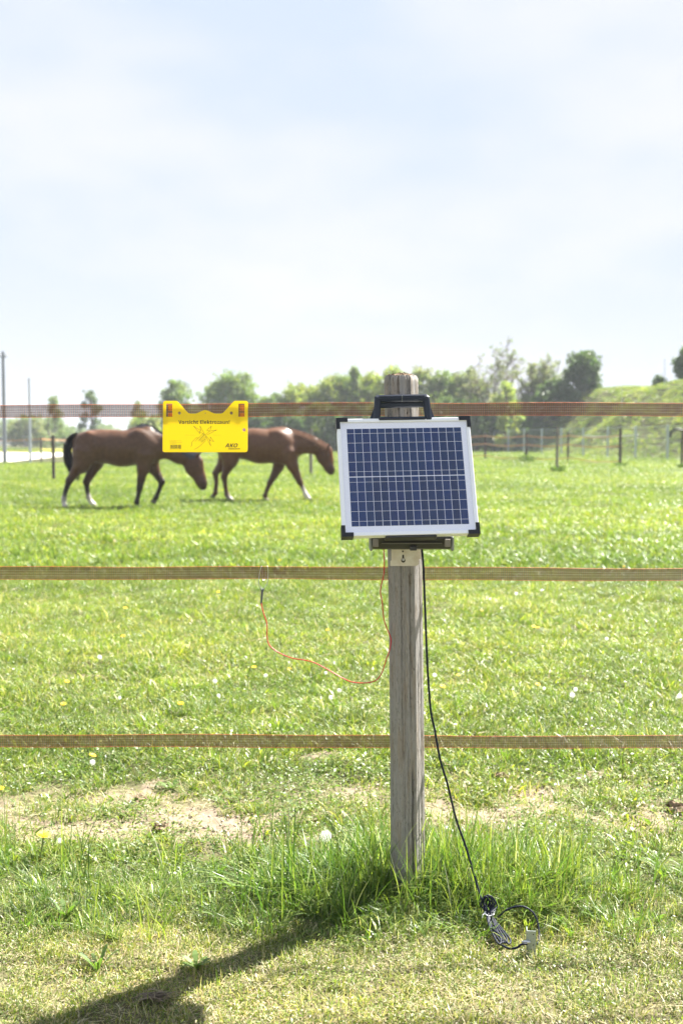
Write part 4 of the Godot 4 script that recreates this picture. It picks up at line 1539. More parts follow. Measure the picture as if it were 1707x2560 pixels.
	# steel plate screwed to the post, on which the unit hangs
	t = thing("mounting_bracket", "bare steel mounting plate with keyhole screwed to the post below the charger", "bracket", Vector3(0.178, 0.998, -3.3975))
	s = Shape.new()
	s.prism(PackedVector2Array([Vector2(-0.0395, -0.0265), Vector2(0.0375, -0.0255), Vector2(0.0375, 0.05), Vector2(-0.0365, 0.05), Vector2(-0.0365, -0.010), Vector2(-0.0395, -0.012)]), 0.0, 0.002, Transform3D())
	part("plate", s, M.steel_plate, t)
	s = Shape.new()
	s.prism(PackedVector2Array([Vector2(0.0385, -0.024), Vector2(0.0420, -0.024), Vector2(0.0425, -0.006), Vector2(0.049, -0.010), Vector2(0.049, 0.05), Vector2(0.0385, 0.05)]), -0.012, -0.010, Transform3D())
	part("flange", s, M.steel_plate, t)
	s = Shape.new()
	s.tube([Vector3(-0.004, 0.0155, 0.0018), Vector3(-0.004, 0.0155, 0.0024)], [0.0027, 0.0027], 14)
	s.tube([Vector3(-0.0028, -0.0105, 0.0018), Vector3(-0.0028, -0.0105, 0.0024)], [0.006, 0.006], 18)
	s.box(at3(Vector3(-0.0032, -0.001, 0.0021)), Vector3(0.005, 0.014, 0.0006))
	part("keyhole", s, M.hole_dark, t)
	s = Shape.new()
	s.tube([Vector3(-0.003, -0.0075, 0.001), Vector3(-0.003, -0.0075, 0.006), Vector3(-0.003, -0.0075, 0.0075)], [0.0042, 0.0042, 0.0028], 14)
	part("screw", s, M.steel, t)

func build_leads() -> void:
	var red := [Vector3(0.1173, 1.0400, -3.3280), Vector3(0.1173, 1.0243, -3.3300), Vector3(0.1194, 0.9861, -3.3375), Vector3(0.1179, 0.9530, -3.3450), Vector3(0.1111, 0.9197, -3.3525), Vector3(0.1096, 0.8989, -3.3600), Vector3(0.1145, 0.8745, -3.3662), Vector3(0.1173, 0.8446, -3.3725), Vector3(0.1212, 0.8182, -3.3787), Vector3(0.1287, 0.7953, -3.3850), Vector3(0.1379, 0.7731, -3.3905), Vector3(0.1409, 0.7564, -3.3920), Vector3(0.1362, 0.7291, -3.3900), Vector3(0.1290, 0.7109, -3.3860), Vector3(0.1235, 0.6928, -3.3850), Vector3(0.1164, 0.6700, -3.3887), Vector3(0.1057, 0.6509, -3.3925), Vector3(0.0894, 0.6391, -3.3962), Vector3(0.0603, 0.6346, -3.4000), Vector3(0.0311, 0.6360, -3.4056), Vector3(0.0092, 0.6434, -3.4112), Vector3(-0.0202, 0.6589, -3.4169), Vector3(-0.0496, 0.6745, -3.4225), Vector3(-0.0791, 0.6883, -3.4281), Vector3(-0.1087, 0.6947, -3.4337), Vector3(-0.1384, 0.6981, -3.4394), Vector3(-0.1682, 0.7075, -3.4450), Vector3(-0.1943, 0.7214, -3.4506), Vector3(-0.2112, 0.7373, -3.4563), Vector3(-0.2163, 0.7606, -3.4619), Vector3(-0.2166, 0.7859, -3.4675), Vector3(-0.2194, 0.8037, -3.4731), Vector3(-0.2272, 0.8235, -3.4788), Vector3(-0.2323, 0.8433, -3.4844), Vector3(-0.2345, 0.8560, -3.4900)]
	var t := thing("fence_lead", "thin red cable looping from the charger to a wire clip on the middle tape", "cable")
	var s := Shape.new()
	s.tube(smooth_line(red, 5), [0.0015], 7)
	part("cable", s, M.red_cable, t)
	s = Shape.new()
	s.tube([Vector3(-0.2347, 0.8495, -3.49), Vector3(-0.2335, 0.862, -3.49), Vector3(-0.2318, 0.884, -3.49), Vector3(-0.2311, 0.8905, -3.49), Vector3(-0.2310, 0.8944, -3.49)], [0.0027, 0.003, 0.0032, 0.0046, 0.0052], 12)
	part("sleeve", s, M.sleeve_grey, t)
	for wire in [[Vector3(-0.2335, 0.893, -3.49), Vector3(-0.2392, 0.905, -3.49), Vector3(-0.2417, 0.9139, -3.492), Vector3(-0.2405, 0.9327, -3.4985), Vector3(-0.2370, 0.950, -3.4985), Vector3(-0.2340, 0.9600, -3.5035), Vector3(-0.2325, 0.950, -3.5085), Vector3(-0.2322, 0.9250, -3.5085), Vector3(-0.2300, 0.9180, -3.5035), Vector3(-0.2280, 0.920, -3.4985)], [Vector3(-0.2290, 0.893, -3.49), Vector3(-0.2215, 0.903, -3.49), Vector3(-0.2163, 0.9139, -3.492), Vector3(-0.2152, 0.9327, -3.4985), Vector3(-0.2147, 0.950, -3.4985), Vector3(-0.2165, 0.9600, -3.5035), Vector3(-0.2205, 0.957, -3.5085), Vector3(-0.2238, 0.9252, -3.5085), Vector3(-0.2265, 0.9180, -3.5035), Vector3(-0.2280, 0.920, -3.4985)]]:
		s = Shape.new()
		s.tube(smooth_line(wire, 5), [0.0008], 6)
		part("wire_clip", s, M.steel, t)
	# earth cable, coiled and tied on the ground
	t = thing("earth_cable", "black earth cable hanging from the charger, coiled and tied at the ground", "cable")
	var drop := [Vector3(0.2222, 1.0404, -3.3300), Vector3(0.2234, 1.0259, -3.3296), Vector3(0.2279, 0.9734, -3.3281), Vector3(0.2327, 0.8616, -3.3248), Vector3(0.2386, 0.7193, -3.3207), Vector3(0.2444, 0.6295, -3.3182), Vector3(0.2501, 0.5665, -3.3164), Vector3(0.2603, 0.5203, -3.3150), Vector3(0.2762, 0.4346, -3.3126), Vector3(0.2955, 0.3703, -3.3107), Vector3(0.3216, 0.2662, -3.3078), Vector3(0.3476, 0.1926, -3.3000), Vector3(0.3680, 0.1234, -3.2800), Vector3(0.3840, 0.070, -3.2500), Vector3(0.3985, 0.040, -3.2050), Vector3(0.4080, 0.012, -3.14)]
	s = Shape.new()
	s.tube(smooth_line(drop, 6), [0.0031], 9)
	part("cable", s, M.black_cable, t)
	# bundle: loops lying towards the front, waist at the tie
	var waist := Vector3(0.4020, 0.040, -3.205)
	for k in 4:
		s = Shape.new()
		var d := (k - 1.5)
		var top := Vector3(0.4040 + 0.007 * d, 0.092 - 0.006 * absf(d) - 0.004 * k, -3.212 - 0.004 * k)
		var foot := Vector3(0.4230 + 0.008 * d, 0.010, -3.085 + 0.008 * absf(d))
		var ring := [waist + Vector3(-0.004 + d * 0.0012, 0, 0.002 * d), top + Vector3(-0.012, -0.022, 0), top, top + Vector3(0.013, -0.02, 0), waist + Vector3(0.004 + d * 0.0012, 0, 0.002 * d + 0.003), waist + Vector3(0.012 + d * 0.003, -0.012, 0.035), foot + Vector3(0.009, 0.004, -0.025), foot + Vector3(0.004, 0, 0), foot + Vector3(-0.004, 0.003, -0.014), waist + Vector3(-0.003 + d * 0.002, -0.014, 0.045), waist + Vector3(-0.004 + d * 0.0012, 0, 0.002 * d)]
		s.tube(smooth_line(ring, 6), [0.0027], 8)
		part("cable_loop", s, M.black_cable, t)
	s = Shape.new()
	s.tube(smooth_line([Vector3(0.4080, 0.020, -3.19), Vector3(0.4257, 0.0287, -3.2), Vector3(0.4464, 0.0479, -3.2), Vector3(0.4714, 0.0606, -3.195), Vector3(0.4964, 0.0627, -3.19), Vector3(0.5190, 0.0498, -3.18), Vector3(0.5300, 0.0251, -3.165), Vector3(0.5270, 0.0, -3.13), Vector3(0.5150, 0.002, -3.09)], 6), [0.0027], 8)
	part("cable_loop", s, M.black_cable, t)
	s = Shape.new()
	s.tube(smooth_line([Vector3(0.4200, 0.008, -3.07), Vector3(0.4350, 0.010, -3.045), Vector3(0.4530, 0.016, -3.035), Vector3(0.4670, 0.026, -3.034), Vector3(0.4800, 0.026, -3.035)], 6), [0.0030], 8)
	part("cable_end", s, M.black_cable, t)
	s = Shape.new()
	s.tube(smooth_line([waist + Vector3(-0.013, 0.002, 0.006), waist + Vector3(-0.003, -0.003, 0.013), waist + Vector3(0.011, -0.001, 0.010), waist + Vector3(0.013, 0.002, -0.006), waist + Vector3(0, 0.003, -0.012), waist + Vector3(-0.013, 0.002, 0.006)], 6), [0.0016], 6)
	s.tube(smooth_line([waist + Vector3(0.009, 0.0, 0.011), waist + Vector3(0.013, 0.008, 0.016), waist + Vector3(0.016, 0.014, 0.014)], 5), [0.0012], 6)
	s.tube(smooth_line([waist + Vector3(-0.012, 0.002, 0.008), waist + Vector3(-0.018, 0.0, 0.014), waist + Vector3(-0.020, -0.007, 0.016)], 5), [0.0012], 6)
	part("cable_tie", s, M.white_plastic, t, Vector3.ZERO, "white tie round the coiled cable")
	# angle steel earth stake
	t = thing("earth_stake", "galvanised angle steel earth stake driven into the lawn by the coiled cable", "stake", Vector3(0.493, 0.0, -3.05))
	t.rotation.y = -0.12
	s = Shape.new()
	s.box(at3(Vector3(0, -0.02, 0)), Vector3(0.0245, 0.15, 0.0025), 0.0006)
	part("front_flange", s, M.galvanised, t)
	s = Shape.new()
	s.box(at3(Vector3(-0.011, -0.0195, -0.0137)), Vector3(0.0025, 0.15, 0.0245), 0.0006)
	part("rear_flange", s, M.galvanised, t)
	s = Shape.new()
	s.tube([Vector3(-0.020, 0.026, 0.004), Vector3(-0.004, 0.026, 0.004)], [0.0055, 0.0055], 6)
	s.tube([Vector3(-0.024, 0.026, 0.004), Vector3(-0.002, 0.026, 0.004)], [0.0026, 0.0026], 8)
	part("clamp_bolt", s, M.steel, t)
	for k in 2:
		s = Shape.new()
		s.tube([Vector3(0, 0, 0.0011), Vector3(0, 0, 0.0016)], [0.0018, 0.0018], 10)
		part("drilled_hole", s, M.hole_dark, t, Vector3(0.0055, 0.046 - 0.028 * k, 0))

# ------------------------------------------------------------------ flowers and small plants
func bloom_shape() -> Array:
	var stem := Shape.new()
	stem.col = Color(0.16, 0.2, 0.06)
	stem.tube([Vector3.ZERO, Vector3(0.002, 0.04, 0), Vector3(0, 0.085, 0)], [0.0022, 0.002, 0.002], 6)
	var head := Shape.new()
	var r := RandomNumberGenerator.new()
	r.seed = 3
	for ring in 4:
		for k in 22:
			var a := TAU * k / 22 + ring * 0.14 + r.randf() * 0.1
			var d := Vector3(cos(a), 0, sin(a))
			var len_ := 0.019 - 0.0035 * ring
			var rise := 0.15 + 0.28 * ring
			var o := Vector3(0, 0.086, 0)
			head.ribbon([o, o + (d + Vector3.UP * rise).normalized() * len_ * 0.6, o + (d + Vector3.UP * rise * 0.7).normalized() * len_], [0.001, 0.0021, 0.0014], d.cross(Vector3.UP))
	return [stem.mesh(), head.mesh()]

func clock_shape() -> Array:
	var stem := Shape.new()
	stem.col = Color(0.2, 0.2, 0.1)
	stem.tube([Vector3.ZERO, Vector3(0.003, 0.05, 0), Vector3(0, 0.11, 0)], [0.002, 0.0018, 0.0018], 6)
	stem.ball(Vector3(0, 0.112, 0), Vector3.ONE * 0.004, 5, 8)
	var head := Shape.new()
	var r := RandomNumberGenerator.new()
	r.seed = 8
	for k in 110:
		var y := 1.0 - 2.0 * (k + 0.5) / 110
		var a := k * 2.39996
		var d := Vector3(sqrt(1.0 - y * y) * cos(a), y, sqrt(1.0 - y * y) * sin(a))
		var c := Vector3(0, 0.112, 0)
		var side := d.cross(Vector3(0.3, 0.5, 0.8)).normalized()
		head.ribbon([c + d * 0.004, c + d * 0.014], [0.00025, 0.00025], side)
		for j in 7:
			var b := side.rotated(d, TAU * j / 7)
			head.ribbon([c + d * 0.014, c + d * 0.0185 + b * 0.0045], [0.00035, 0.0002], d.cross(b))
	return [stem.mesh(), head.mesh()]

func build_flowers() -> void:
	rng.seed = 90
	var bloom := bloom_shape()
	var clock := clock_shape()
	var yellow := [[-0.955, -3.710], [-1.033, -4.820], [-1.333, -5.702], [-1.450, -6.249], [-1.385, -7.649], [-1.607, -8.852], [-1.002, -9.844], [-0.090, -7.958], [-0.296, -6.732], [-0.765, -5.702], [-1.240, -4.336], [-0.491, -6.674], [1.030, -8.852], [1.333, -8.072], [1.293, -8.072], [0.633, -6.508], [0.516, -6.131], [1.009, -6.151], [2.821, -11.918], [-0.632, -12.288], [-2.340, -11.571]]
	for k in yellow.size():
		var p = yellow[k]
		var t := thing("dandelion", "yellow dandelion flower standing in the long grass under the tapes" if k == 0 else "small yellow dandelion flower in the pasture behind the tapes", "flower", Vector3(p[0], ground_height(p[0], p[1]), p[1]), "yellow dandelions")
		t.rotation = Vector3(rng.randf_range(0.1, 0.5), rng.randf() * TAU * 0.1, rng.randf_range(-0.3, 0.3))
		t.scale = Vector3.ONE * (1.15 if k == 0 else rng.randf_range(0.55, 0.85))
		part("stem", bloom[0], M.stem, t)
		part("flower_head", bloom[1], M.petal, t)
	var white := [[-1.360, -10.095], [-1.249, -9.968], [-0.062, -3.675], [-0.894, -3.783], [-0.983, -4.732], [-0.620, -5.963], [-0.671, -6.249], [-0.057, -5.918], [-0.007, -6.037], [-0.078, -6.563], [-0.413, -6.508], [1.180, -9.467], [1.698, -10.095], [1.416, -9.605], [1.885, -8.417], [1.027, -6.074], [1.171, -6.000], [1.134, -5.830], [0.513, -6.433], [1.677, -5.874], [-1.401, -6.837], [-1.084, -5.856], [1.679, -7.546]]
	for k in white.size():
		var p = white[k]
		var near := k == 2 or k == 3
		var t := thing("dandelion_clock", ["white dandelion seed head in the grass beside the wooden post", "white dandelion seed head near the yellow dandelion under the tapes"][k - 2] if near else "white dandelion seed head in the pasture behind the tapes", "seed head", Vector3(p[0], ground_height(p[0], p[1]), p[1]), "dandelion seed heads")
		t.rotation = Vector3(rng.randf_range(-0.1, 0.3), 0, rng.randf_range(-0.2, 0.2))
		t.scale = Vector3.ONE * (1.0 if k == 2 else rng.randf_range(0.45, 0.75))
		part("stem", clock[0], M.stem, t)
		part("seed_ball", clock[1], M.fluff, t)
	# broad leaved rosettes in the lawn
	var ros := [[-0.614, -2.952, 0.065, 0.8, "narrow leaved plantain rosette standing in the mown lawn"], [-0.37, -2.985, 0.045, 0.5, "broad leaved weed at the shadow edge in the mown lawn"], [-0.767, -3.268, 0.075, 0.8, "pale dock leaf standing at the edge of the long grass"], [0.72, -3.25, 0.07, 0.6, "broad leaved weed beyond the earth stake"], [0.46, -4.75, 0.07, 0.5, "leafy weed clump behind the bare soil patch"], [-0.66, -4.55, 0.06, 0.4, "leafy weed clump between bare soil patches"]]
	for k in ros.size():
		var q = ros[k]
		var t := thing("weed_rosette", q[4], "weed", Vector3(q[0], ground_height(q[0], q[1]) + 0.005, q[1]))
		for j in 9:
			var s := Shape.new()
			var a: float = TAU * j / 9 + rng.randf() * 0.5
			var d := Vector3(cos(a), 0, sin(a))
			var up: float = q[3] * rng.randf_range(0.6, 1.4)
			var len_: float = q[2] * rng.randf_range(0.7, 1.2)
			var w: float = 0.005 if k == 0 else 0.0075
			s.col = Color(0.13, 0.21, 0.05) * rng.randf_range(0.8, 1.2)
			var dir := (d + Vector3.UP * up).normalized()
			s.ribbon([Vector3(0, -0.01, 0), dir * len_ * 0.3, dir * len_ * 0.62 + Vector3.UP * len_ * 0.03, dir * len_ * 0.85, dir * len_ + Vector3(0, -len_ * 0.08, 0)], [0.002, w * 0.7, w, w * 0.7, 0.0], d.cross(Vector3.UP))
			part("leaf", s, M.grass, t)
	# crumbs of dry earth on the bare patches
	var crumb := Shape.new()
	crumb.col = Color(0.27, 0.21, 0.16)
	crumb.ball(Vector3.ZERO, Vector3(1, 0.7, 0.85), 4, 6)
	var crumb_mesh := crumb.mesh()
	var places := []
	for k in 9000:
		var x := rng.randf_range(-1.9, 1.9)
		var z := rng.randf_range(-5.6, -3.7)
		if rng.randf() < bare_soil(x, z):
			places.append(Vector3(x, ground_height(x, z), z))
	var mm := MultiMesh.new()
	mm.transform_format = MultiMesh.TRANSFORM_3D
	mm.use_colors = true
	mm.mesh = crumb_mesh
	mm.instance_count = places.size()
	for k in places.size():
		mm.set_instance_transform(k, Transform3D(Basis.from_euler(Vector3(rng.randf(), rng.randf() * TAU, rng.randf())) * Basis.from_scale(Vector3.ONE * (0.002 + 0.008 * pow(rng.randf(), 4.0))), places[k]))
		mm.set_instance_color(k, Color(1, 1, 1) * rng.randf_range(0.6, 1.2))
	var crumbs := MultiMeshInstance3D.new()
	crumbs.name = "soil_crumbs"
	crumbs.multimesh = mm
	crumbs.material_override = M.stem
	add_child(crumbs)
	tag(crumbs, "dry crumbs of pale earth on the bare patches", "soil")
	crumbs.set_meta("kind", "stuff")
	# clods and dead grass
	var clods := [[-0.622, -4.04, 0.035, "brown clod of dry earth on the bare soil before the pasture"], [1.21, -4.26, 0.04, "dark earth clod at the end of the bare soil"], [-0.755, -4.39, 0.03, "small earth clod beside the upper bare soil patch"], [0.62, -4.62, 0.03, "small dark clod at the grass edge behind the bare soil"]]
	for q in clods:
		var s := Shape.new()
		var r := 9
		for i in r:
			for j in 14:
				var c := []
				for w in [[i, j], [i, j + 1], [i + 1, j + 1], [i + 1, j]]:
					var th: float = PI * w[0] / r
					var ph: float = TAU * (w[1] % 14) / 14
					var d := Vector3(sin(th) * cos(ph), cos(th) * 0.6, sin(th) * sin(ph))
					c.append(d * q[2] * (1.0 + 0.9 * fine_noise.get_noise_3d(d.x * 9.0 + q[0] * 50.0, d.y * 9.0, d.z * 9.0)))
				s.quad(c[0], c[1], c[2], c[3], c[0] + c[2])
		tag(part("earth_clod", s, M.soil, self, Vector3(q[0], ground_height(q[0], q[1]) + 0.008, q[1])), q[3], "clod")
	var s2 := Shape.new()
	for k in 200:
		var a := rng.randf_range(-0.6, 0.6)
		var p := Vector3(rng.randfn() * 0.015, absf(rng.randfn()) * 0.005, rng.randfn() * 0.010)
		var d := Vector3(cos(a), rng.randf_range(-0.1, 0.5), sin(a) * 0.8)
		s2.col = Color(0.22, 0.17, 0.13) * rng.randf_range(0.7, 1.5)
		s2.ribbon([p - d * 0.02, p + Vector3(0, 0.004, 0), p + d * 0.024], [0.0012, 0.0014, 0.0], Vector3(rng.randf_range(-0.3, 0.3), rng.randf_range(-0.5, 0.5), 1).normalized())
	tag(part("dead_grass_clump", s2, M.grass, self, Vector3(-0.445, ground_height(-0.445, -2.78) + 0.016, -2.78)), "brown clump of dead grass lying in the charger's shadow", "grass clump")
	# weeds around the feet of the far posts
	for q in [[8.26, -46.0, 0.5, "green weeds round the foot of the pale topped post"], [12.74, -54.8, 0.4, "green weeds round the foot of the stout dark post"], [9.95, -64.6, 0.8, "tall grass round the post between the orange tapes"], [14.74, -51.9, 0.4, "weeds round the post with the gate handle"]]:
		var t := thing("weed_clump", q[3], "weeds", Vector3(q[0], ground_height(q[0], q[1]), q[1]))
		var s := Shape.new()
		for k in 130:
			var a := rng.randf() * TAU
			var d := Vector3(cos(a), 0, sin(a))
			var p: Vector3 = d * rng.randf() * 0.5 * q[2]
			var h: float = rng.randf_range(0.2, 0.7) * q[2]
			s.col = Color(0.1, 0.16, 0.035) * rng.randf_range(0.7, 1.3)
			s.ribbon([p, p + Vector3.UP * h * 0.6 + d * 0.05, p + Vector3.UP * h + d * 0.16], [0.012, 0.02, 0.0], d.cross(Vector3.UP).rotated(Vector3.UP, rng.randf() * 2.0))
		part("foliage", s, M.grass, t)

# ------------------------------------------------------------------ materials
func build_materials() -> void:
	var g := mat(Color.WHITE, 0.95, 0.0, 0.2)
	g.vertex_color_use_as_albedo = true
	textured(g, noise_texture(0.03, 5, Color(0.72, 0.72, 0.70), Color(1, 1, 1), 512, 5), 1.7)
	g.heightmap_enabled = false
	M.ground = g
	var gr := mat(Color.WHITE, 0.43, 0.0, 0.45)
	gr.vertex_color_use_as_albedo = true
	gr.backlight_enabled = true
	gr.backlight = lin(0.84, 0.95, 0.36)
	M.grass = gr
	var lf := mat(Color.WHITE, 0.5, 0.0, 0.4)
	lf.vertex_color_use_as_albedo = true
	lf.backlight_enabled = true
	lf.backlight = lin(0.8, 0.9, 0.4)
	M.leaf = lf
	M.bark = mat(lin(0.13, 0.105, 0.08), 0.9, 0.0, 0.3)
	M.stem = mat(Color.WHITE, 0.6)
	M.stem.vertex_color_use_as_albedo = true
	M.petal = mat(lin(0.85, 0.52, 0.02), 0.6)
	M.petal.backlight_enabled = true
	M.petal.backlight = lin(0.5, 0.42, 0.1)
	M.fluff = mat(lin(0.85, 0.84, 0.8), 0.7)
	M.fluff.backlight_enabled = true
	M.fluff.backlight = lin(0.9, 0.9, 0.9)
	M.soil = textured(mat(lin(0.30, 0.23, 0.16), 0.95, 0.0, 0.2), noise_texture(0.05, 8, Color(0.65, 0.62, 0.6), Color(1, 1, 1)), 9.0)
	M.gravel = textured(mat(lin(0.55, 0.52, 0.48), 0.95, 0.0, 0.2), noise_texture(0.04, 18, Color(0.82, 0.81, 0.8), Color(1, 1, 1)), 0.3)
	var coat := mat(Color.WHITE, 0.4, 0.0, 0.36)
	coat.vertex_color_use_as_albedo = true
	coat.albedo_texture = noise_texture(0.012, 44, Color(0.80, 0.77, 0.75), Color(1.0, 1.0, 1.0), 512, 4)
	coat.uv1_triplanar = true
	coat.uv1_scale = Vector3.ONE * 1.6
	M.coat = coat
	M.hair_black = mat(lin(0.018, 0.017, 0.02), 0.4)
	M.hair_brown = mat(lin(0.17, 0.075, 0.035), 0.45)
	M.hair_brown.backlight_enabled = true
	M.hair_brown.backlight = lin(0.5, 0.35, 0.25)
	M.hoof_dark = mat(lin(0.05, 0.045, 0.04), 0.5)
	M.hoof_pale = mat(lin(0.4, 0.34, 0.27), 0.5)
	M.black_gloss = mat(lin(0.01, 0.01, 0.01), 0.1)
	M.black_plastic = mat(lin(0.013, 0.014, 0.018), 0.42, 0.0, 0.4)
	M.handle_black = mat(lin(0.010, 0.016, 0.032), 0.36, 0.0, 0.45)
	M.charger_black = mat(lin(0.022, 0.022, 0.022), 0.45)
	M.cover_grey = mat(lin(0.20, 0.215, 0.2), 0.4)
	M.latch_grey = mat(lin(0.16, 0.145, 0.12), 0.4)
	M.white_plastic = mat(lin(0.75, 0.76, 0.78), 0.45)
	M.frame_alu = textured(mat(lin(0.84, 0.86, 0.90), 0.35, 0.1), noise_texture(0.05, 21, Color(0.94, 0.94, 0.94), Color(1, 1, 1)), 8.0)
	M.back_sheet = mat(lin(0.82, 0.84, 0.95), 0.6)
	M.silver_line = mat(lin(0.82, 0.83, 0.90), 0.5, 0.0)
	var glass := mat(Color(0.05, 0.08, 0.1, 0.02), 0.05)
	glass.transparency = BaseMaterial3D.TRANSPARENCY_ALPHA
	glass.metallic_specular = 0.4
	M.panel_glass = glass
	M.cells = []
	var blue := noise_texture(0.025, 33, Color(0.72, 0.74, 0.8), Color(1, 1, 1), 512, 5)
	for tone in [[0.002, 0.027, 0.120], [0.003, 0.033, 0.140], [0.004, 0.037, 0.148], [0.002, 0.036, 0.170], [0.004, 0.032, 0.128], [0.003, 0.030, 0.150]]:
		var c := textured(mat(lin(tone[0], tone[1], tone[2]), 0.55, 0.0, 0.12), blue, 14.0)
		M.cells.append(c)
	M.steel_plate = textured(mat(lin(0.74, 0.71, 0.64), 0.5, 0.1), noise_texture(0.01, 61, Color(0.9, 0.87, 0.82), Color(1, 1, 1)), 6.0)
	M.steel = mat(lin(0.55, 0.55, 0.54), 0.3, 0.85)
	M.galvanised = textured(mat(lin(0.52, 0.56, 0.53), 0.42, 0.6), noise_texture(0.03, 62, Color(0.7, 0.72, 0.72), Color(1, 1, 1)), 20.0)
	M.hole_dark = mat(lin(0.05, 0.04, 0.03), 0.8)
	M.red_cable = mat(lin(0.48, 0.010, 0.018), 0.32)
	M.black_cable = mat(lin(0.007, 0.010, 0.022), 0.5, 0.0, 0.3)
	M.sleeve_grey = mat(lin(0.075, 0.085, 0.09), 0.45)
	M.thread = mat(Color.WHITE, 0.5)
	M.thread.vertex_color_use_as_albedo = true
	M.long_thread = mat(lin(0.10, 0.05, 0.025), 0.5)
	M.bright_wire = mat(lin(0.35, 0.32, 0.28), 0.35, 0.8)
	M.edge_orange = mat(lin(0.50, 0.125, 0.04), 0.5)
	var sy := mat(lin(0.82, 0.63, 0.012), 0.4)
	sy.backlight_enabled = true
	sy.backlight = lin(0.7, 0.62, 0.03)
	M.sign_yellow = sy
	var sa := mat(lin(0.75, 0.36, 0.01), 0.4)
	sa.backlight_enabled = true
	sa.backlight = lin(0.9, 0.5, 0.02)
	M.sign_amber = sa
	M.ink = mat(lin(0.018, 0.02, 0.03), 0.5)
	M.ink_grey = mat(lin(0.2, 0.17, 0.05), 0.6)
	M.wire = mat(lin(0.25, 0.25, 0.25), 0.5)
	M.orange_tape = mat(lin(0.58, 0.30, 0.13), 0.6)
	M.yellow_tape = mat(lin(0.72, 0.55, 0.12), 0.6)
	M.white_tape = mat(lin(0.75, 0.75, 0.7), 0.6)
	M.old_post = textured(mat(lin(0.24, 0.21, 0.18), 0.9), noise_texture(0.05, 25, Color(0.7, 0.7, 0.7), Color(1, 1, 1)), 2.0)
	M.dark_post = textured(mat(lin(0.085, 0.07, 0.058), 0.9), noise_texture(0.05, 26, Color(0.7, 0.7, 0.7), Color(1, 1, 1)), 2.0)
	M.metal_post = mat(lin(0.36, 0.42, 0.42), 0.5)
	M.metal_wire = mat(lin(0.34, 0.40, 0.37), 0.5)
	M.pole = mat(lin(0.17, 0.19, 0.22), 0.6)
	M.pole_pale = mat(lin(0.34, 0.38, 0.42), 0.55)
	M.car_white = mat(lin(0.75, 0.76, 0.77), 0.2)
	M.car_silver = mat(lin(0.5, 0.52, 0.55), 0.2, 0.5)
	M.car_grey = mat(lin(0.42, 0.46, 0.5), 0.2)
	M.car_glass = mat(lin(0.03, 0.035, 0.04), 0.08)
	M.rubber = mat(lin(0.02, 0.02, 0.02), 0.8)
	# weathered timber: grain drawn along the length
	var im := Image.create(512, 1024, false, Image.FORMAT_RGB8)
	var hi := Image.create(512, 1024, false, Image.FORMAT_RGB8)
	var f := FastNoiseLite.new()
	f.seed = 77
	f.frequency = 1.0
	f.fractal_octaves = 4
	for y in 1024:
		for x in 512:
			var a := TAU * x / 512.0
			var bx := cos(a) * 3.0
			var bz := sin(a) * 3.0
			var wob := f.get_noise_3d(bx * 0.4, y * 0.006, bz * 0.4) * 0.5
			var grain := f.get_noise_3d((bx + wob) * 7.0, y * 0.010, (bz + wob) * 7.0)
			var fibre := f.get_noise_3d(bx * 30.0, y * 0.03, bz * 30.0)
			var blotch := f.get_noise_3d(bx * 0.9 + 20.0, y * 0.005, bz * 0.9)
			var k := 0.5 + grain * 0.55 + fibre * 0.35
			var base := Color(0.215, 0.185, 0.145).lerp(Color(0.40, 0.365, 0.31), clampf(k, 0.0, 1.0))
			base = base.lerp(Color(0.27, 0.265, 0.25), clampf(0.5 + blotch, 0.0, 1.0) * 0.55)
			base = base.lerp(Color(0.25, 0.185, 0.12), clampf(-blotch * 1.2 - 0.25, 0.0, 0.35))
			if grain < -0.32:
				base = base.lerp(Color(0.09, 0.075, 0.06), clampf((-0.32 - grain) * 6.0, 0.0, 0.8))
			base = Color(base.r * 0.90, base.g * 0.92, base.b * 0.99)
			im.set_pixel(x, y, base.linear_to_srgb())
			var h := clampf(0.5 + grain * 0.4 + fibre * 0.5, 0.0, 1.0)
			hi.set_pixel(x, y, Color(h, h, h))
	var wood := mat(Color.WHITE, 0.85, 0.0, 0.3)
	wood.albedo_texture = ImageTexture.create_from_image(im)
	wood.heightmap_enabled = true
	wood.heightmap_texture = ImageTexture.create_from_image(hi)
	wood.heightmap_scale = 0.18
	M.post_wood = wood
	M.end_grain = textured(mat(lin(0.36, 0.28, 0.20), 0.95, 0.0, 0.2), noise_texture(0.08, 79, Color(0.35, 0.3, 0.26), Color(1, 1, 1)), 16.0)

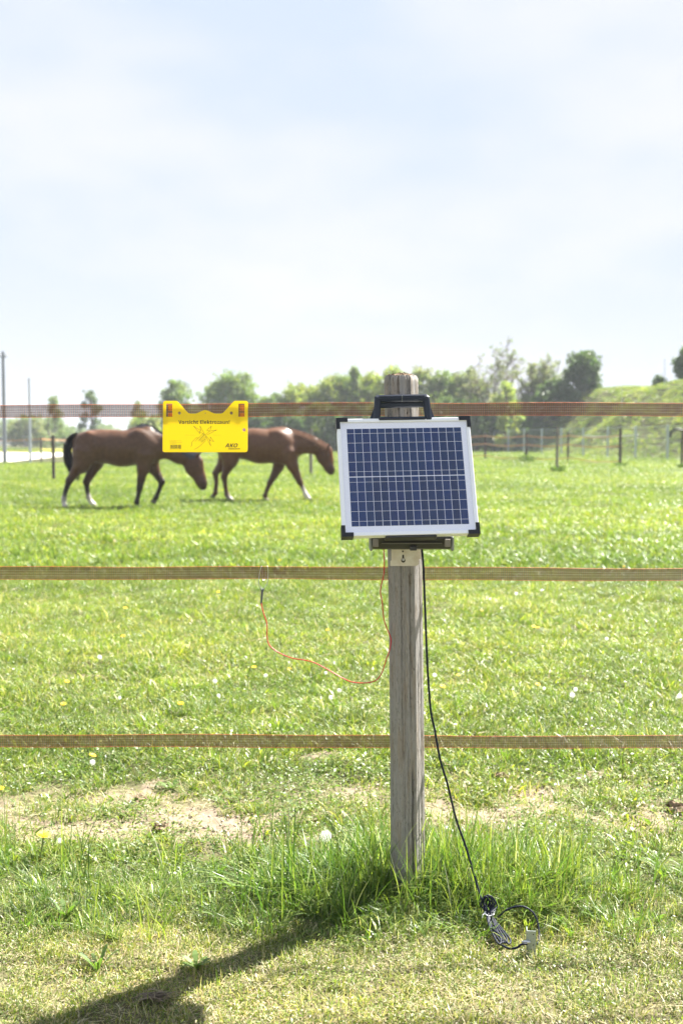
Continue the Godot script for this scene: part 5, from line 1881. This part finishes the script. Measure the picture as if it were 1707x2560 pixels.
func build_sky() -> Image:
	# air and a thin high veil of cloud, the same all round
	var w := 1024
	var h := 512
	var im := Image.create(w, h, false, Image.FORMAT_RGBF)
	var f := FastNoiseLite.new()
	f.seed = 12
	f.frequency = 1.0
	f.fractal_octaves = 5
	f.fractal_gain = 0.52
	for j in h:
		var el := PI * (0.5 - (j + 0.5) / h)
		for i in w:
			var az := TAU * (i + 0.5) / w
			var s := maxf(sin(el), 0.0)
			var clear := Color(0.130, 0.144, 0.160).lerp(Color(0.106, 0.128, 0.170), clampf(pow(s, 0.6), 0.0, 1.0))
			var dx := cos(az) * cos(el)
			var dz := sin(az) * cos(el)
			var veil := f.get_noise_3d(dx * 2.2 + dz * 0.8, sin(el) * 6.0, dz * 2.2) * 0.9 + f.get_noise_3d(dx * 5.0, sin(el) * 16.0 + dx * 3.0, dz * 5.0) * 0.35
			var cover := clampf(0.5 + veil * 1.15, 0.0, 1.0)
			var low := exp(-s * 9.0)
			cover = maxf(cover, low)
			var k := clear.lerp(Color(0.158, 0.160, 0.169), cover * (0.92 - 0.35 * s))
			if el < 0.0:
				k = Color(0.13, 0.145, 0.12)
			im.set_pixel(i, j, k)
	return im

# ------------------------------------------------------------------ the scene
func _ready() -> void:
	var cam := Camera3D.new()
	cam.name = "camera"
	cam.position = Vector3(0, 1.335, 0)
	cam.rotation.x = -atan(185.0 / 3000.0)
	cam.near = 0.1
	cam.far = 3000.0
	var lens := CameraAttributesPhysical.new()
	lens.frustum_focal_length = 28.125
	lens.frustum_focus_distance = 3.33
	lens.exposure_aperture = 3.0
	lens.frustum_near = 0.1
	lens.frustum_far = 3000.0
	cam.attributes = lens
	add_child(cam)
	cam.current = true
	var sky_material := PanoramaSkyMaterial.new()
	sky_material.panorama = ImageTexture.create_from_image(build_sky())
	var env := Environment.new()
	env.background_mode = Environment.BG_SKY
	env.sky = Sky.new()
	env.sky.sky_material = sky_material
	env.tonemap_mode = Environment.TONE_MAPPER_LINEAR
	env.tonemap_exposure = 6.1
	env.fog_enabled = true
	env.fog_density = 0.00055
	env.fog_light_color = Color(0.93, 0.96, 1.0)
	env.sdfgi_enabled = true
	env.ssao_enabled = true
	env.ssil_enabled = true
	var we := WorldEnvironment.new()
	we.name = "environment"
	we.environment = env
	add_child(we)
	var sun := DirectionalLight3D.new()
	sun.name = "sun"
	sun.light_energy = 1.4
	sun.light_color = lin(1.0, 0.955, 0.88)
	sun.light_angular_distance = 0.55
	sun.shadow_enabled = true
	var el := deg_to_rad(50.5)
	var to_sun := Vector3(0.72 * cos(el), sin(el), -0.694 * cos(el))
	sun.basis = Basis.looking_at(-to_sun, Vector3.UP)
	add_child(sun)

	rough_noise.seed = 1
	rough_noise.frequency = 3.0
	rough_noise.fractal_octaves = 3
	soft_noise.seed = 2
	soft_noise.frequency = 0.5
	soft_noise.fractal_octaves = 2
	fine_noise.seed = 3
	fine_noise.frequency = 1.0
	fine_noise.fractal_octaves = 3
	build_materials()
	build_ground()
	build_post()
	build_tapes()
	build_solar()
	build_sign()
	build_leads()
	build_horses()
	build_background()
	build_trees()
	build_grass()
	build_flowers()
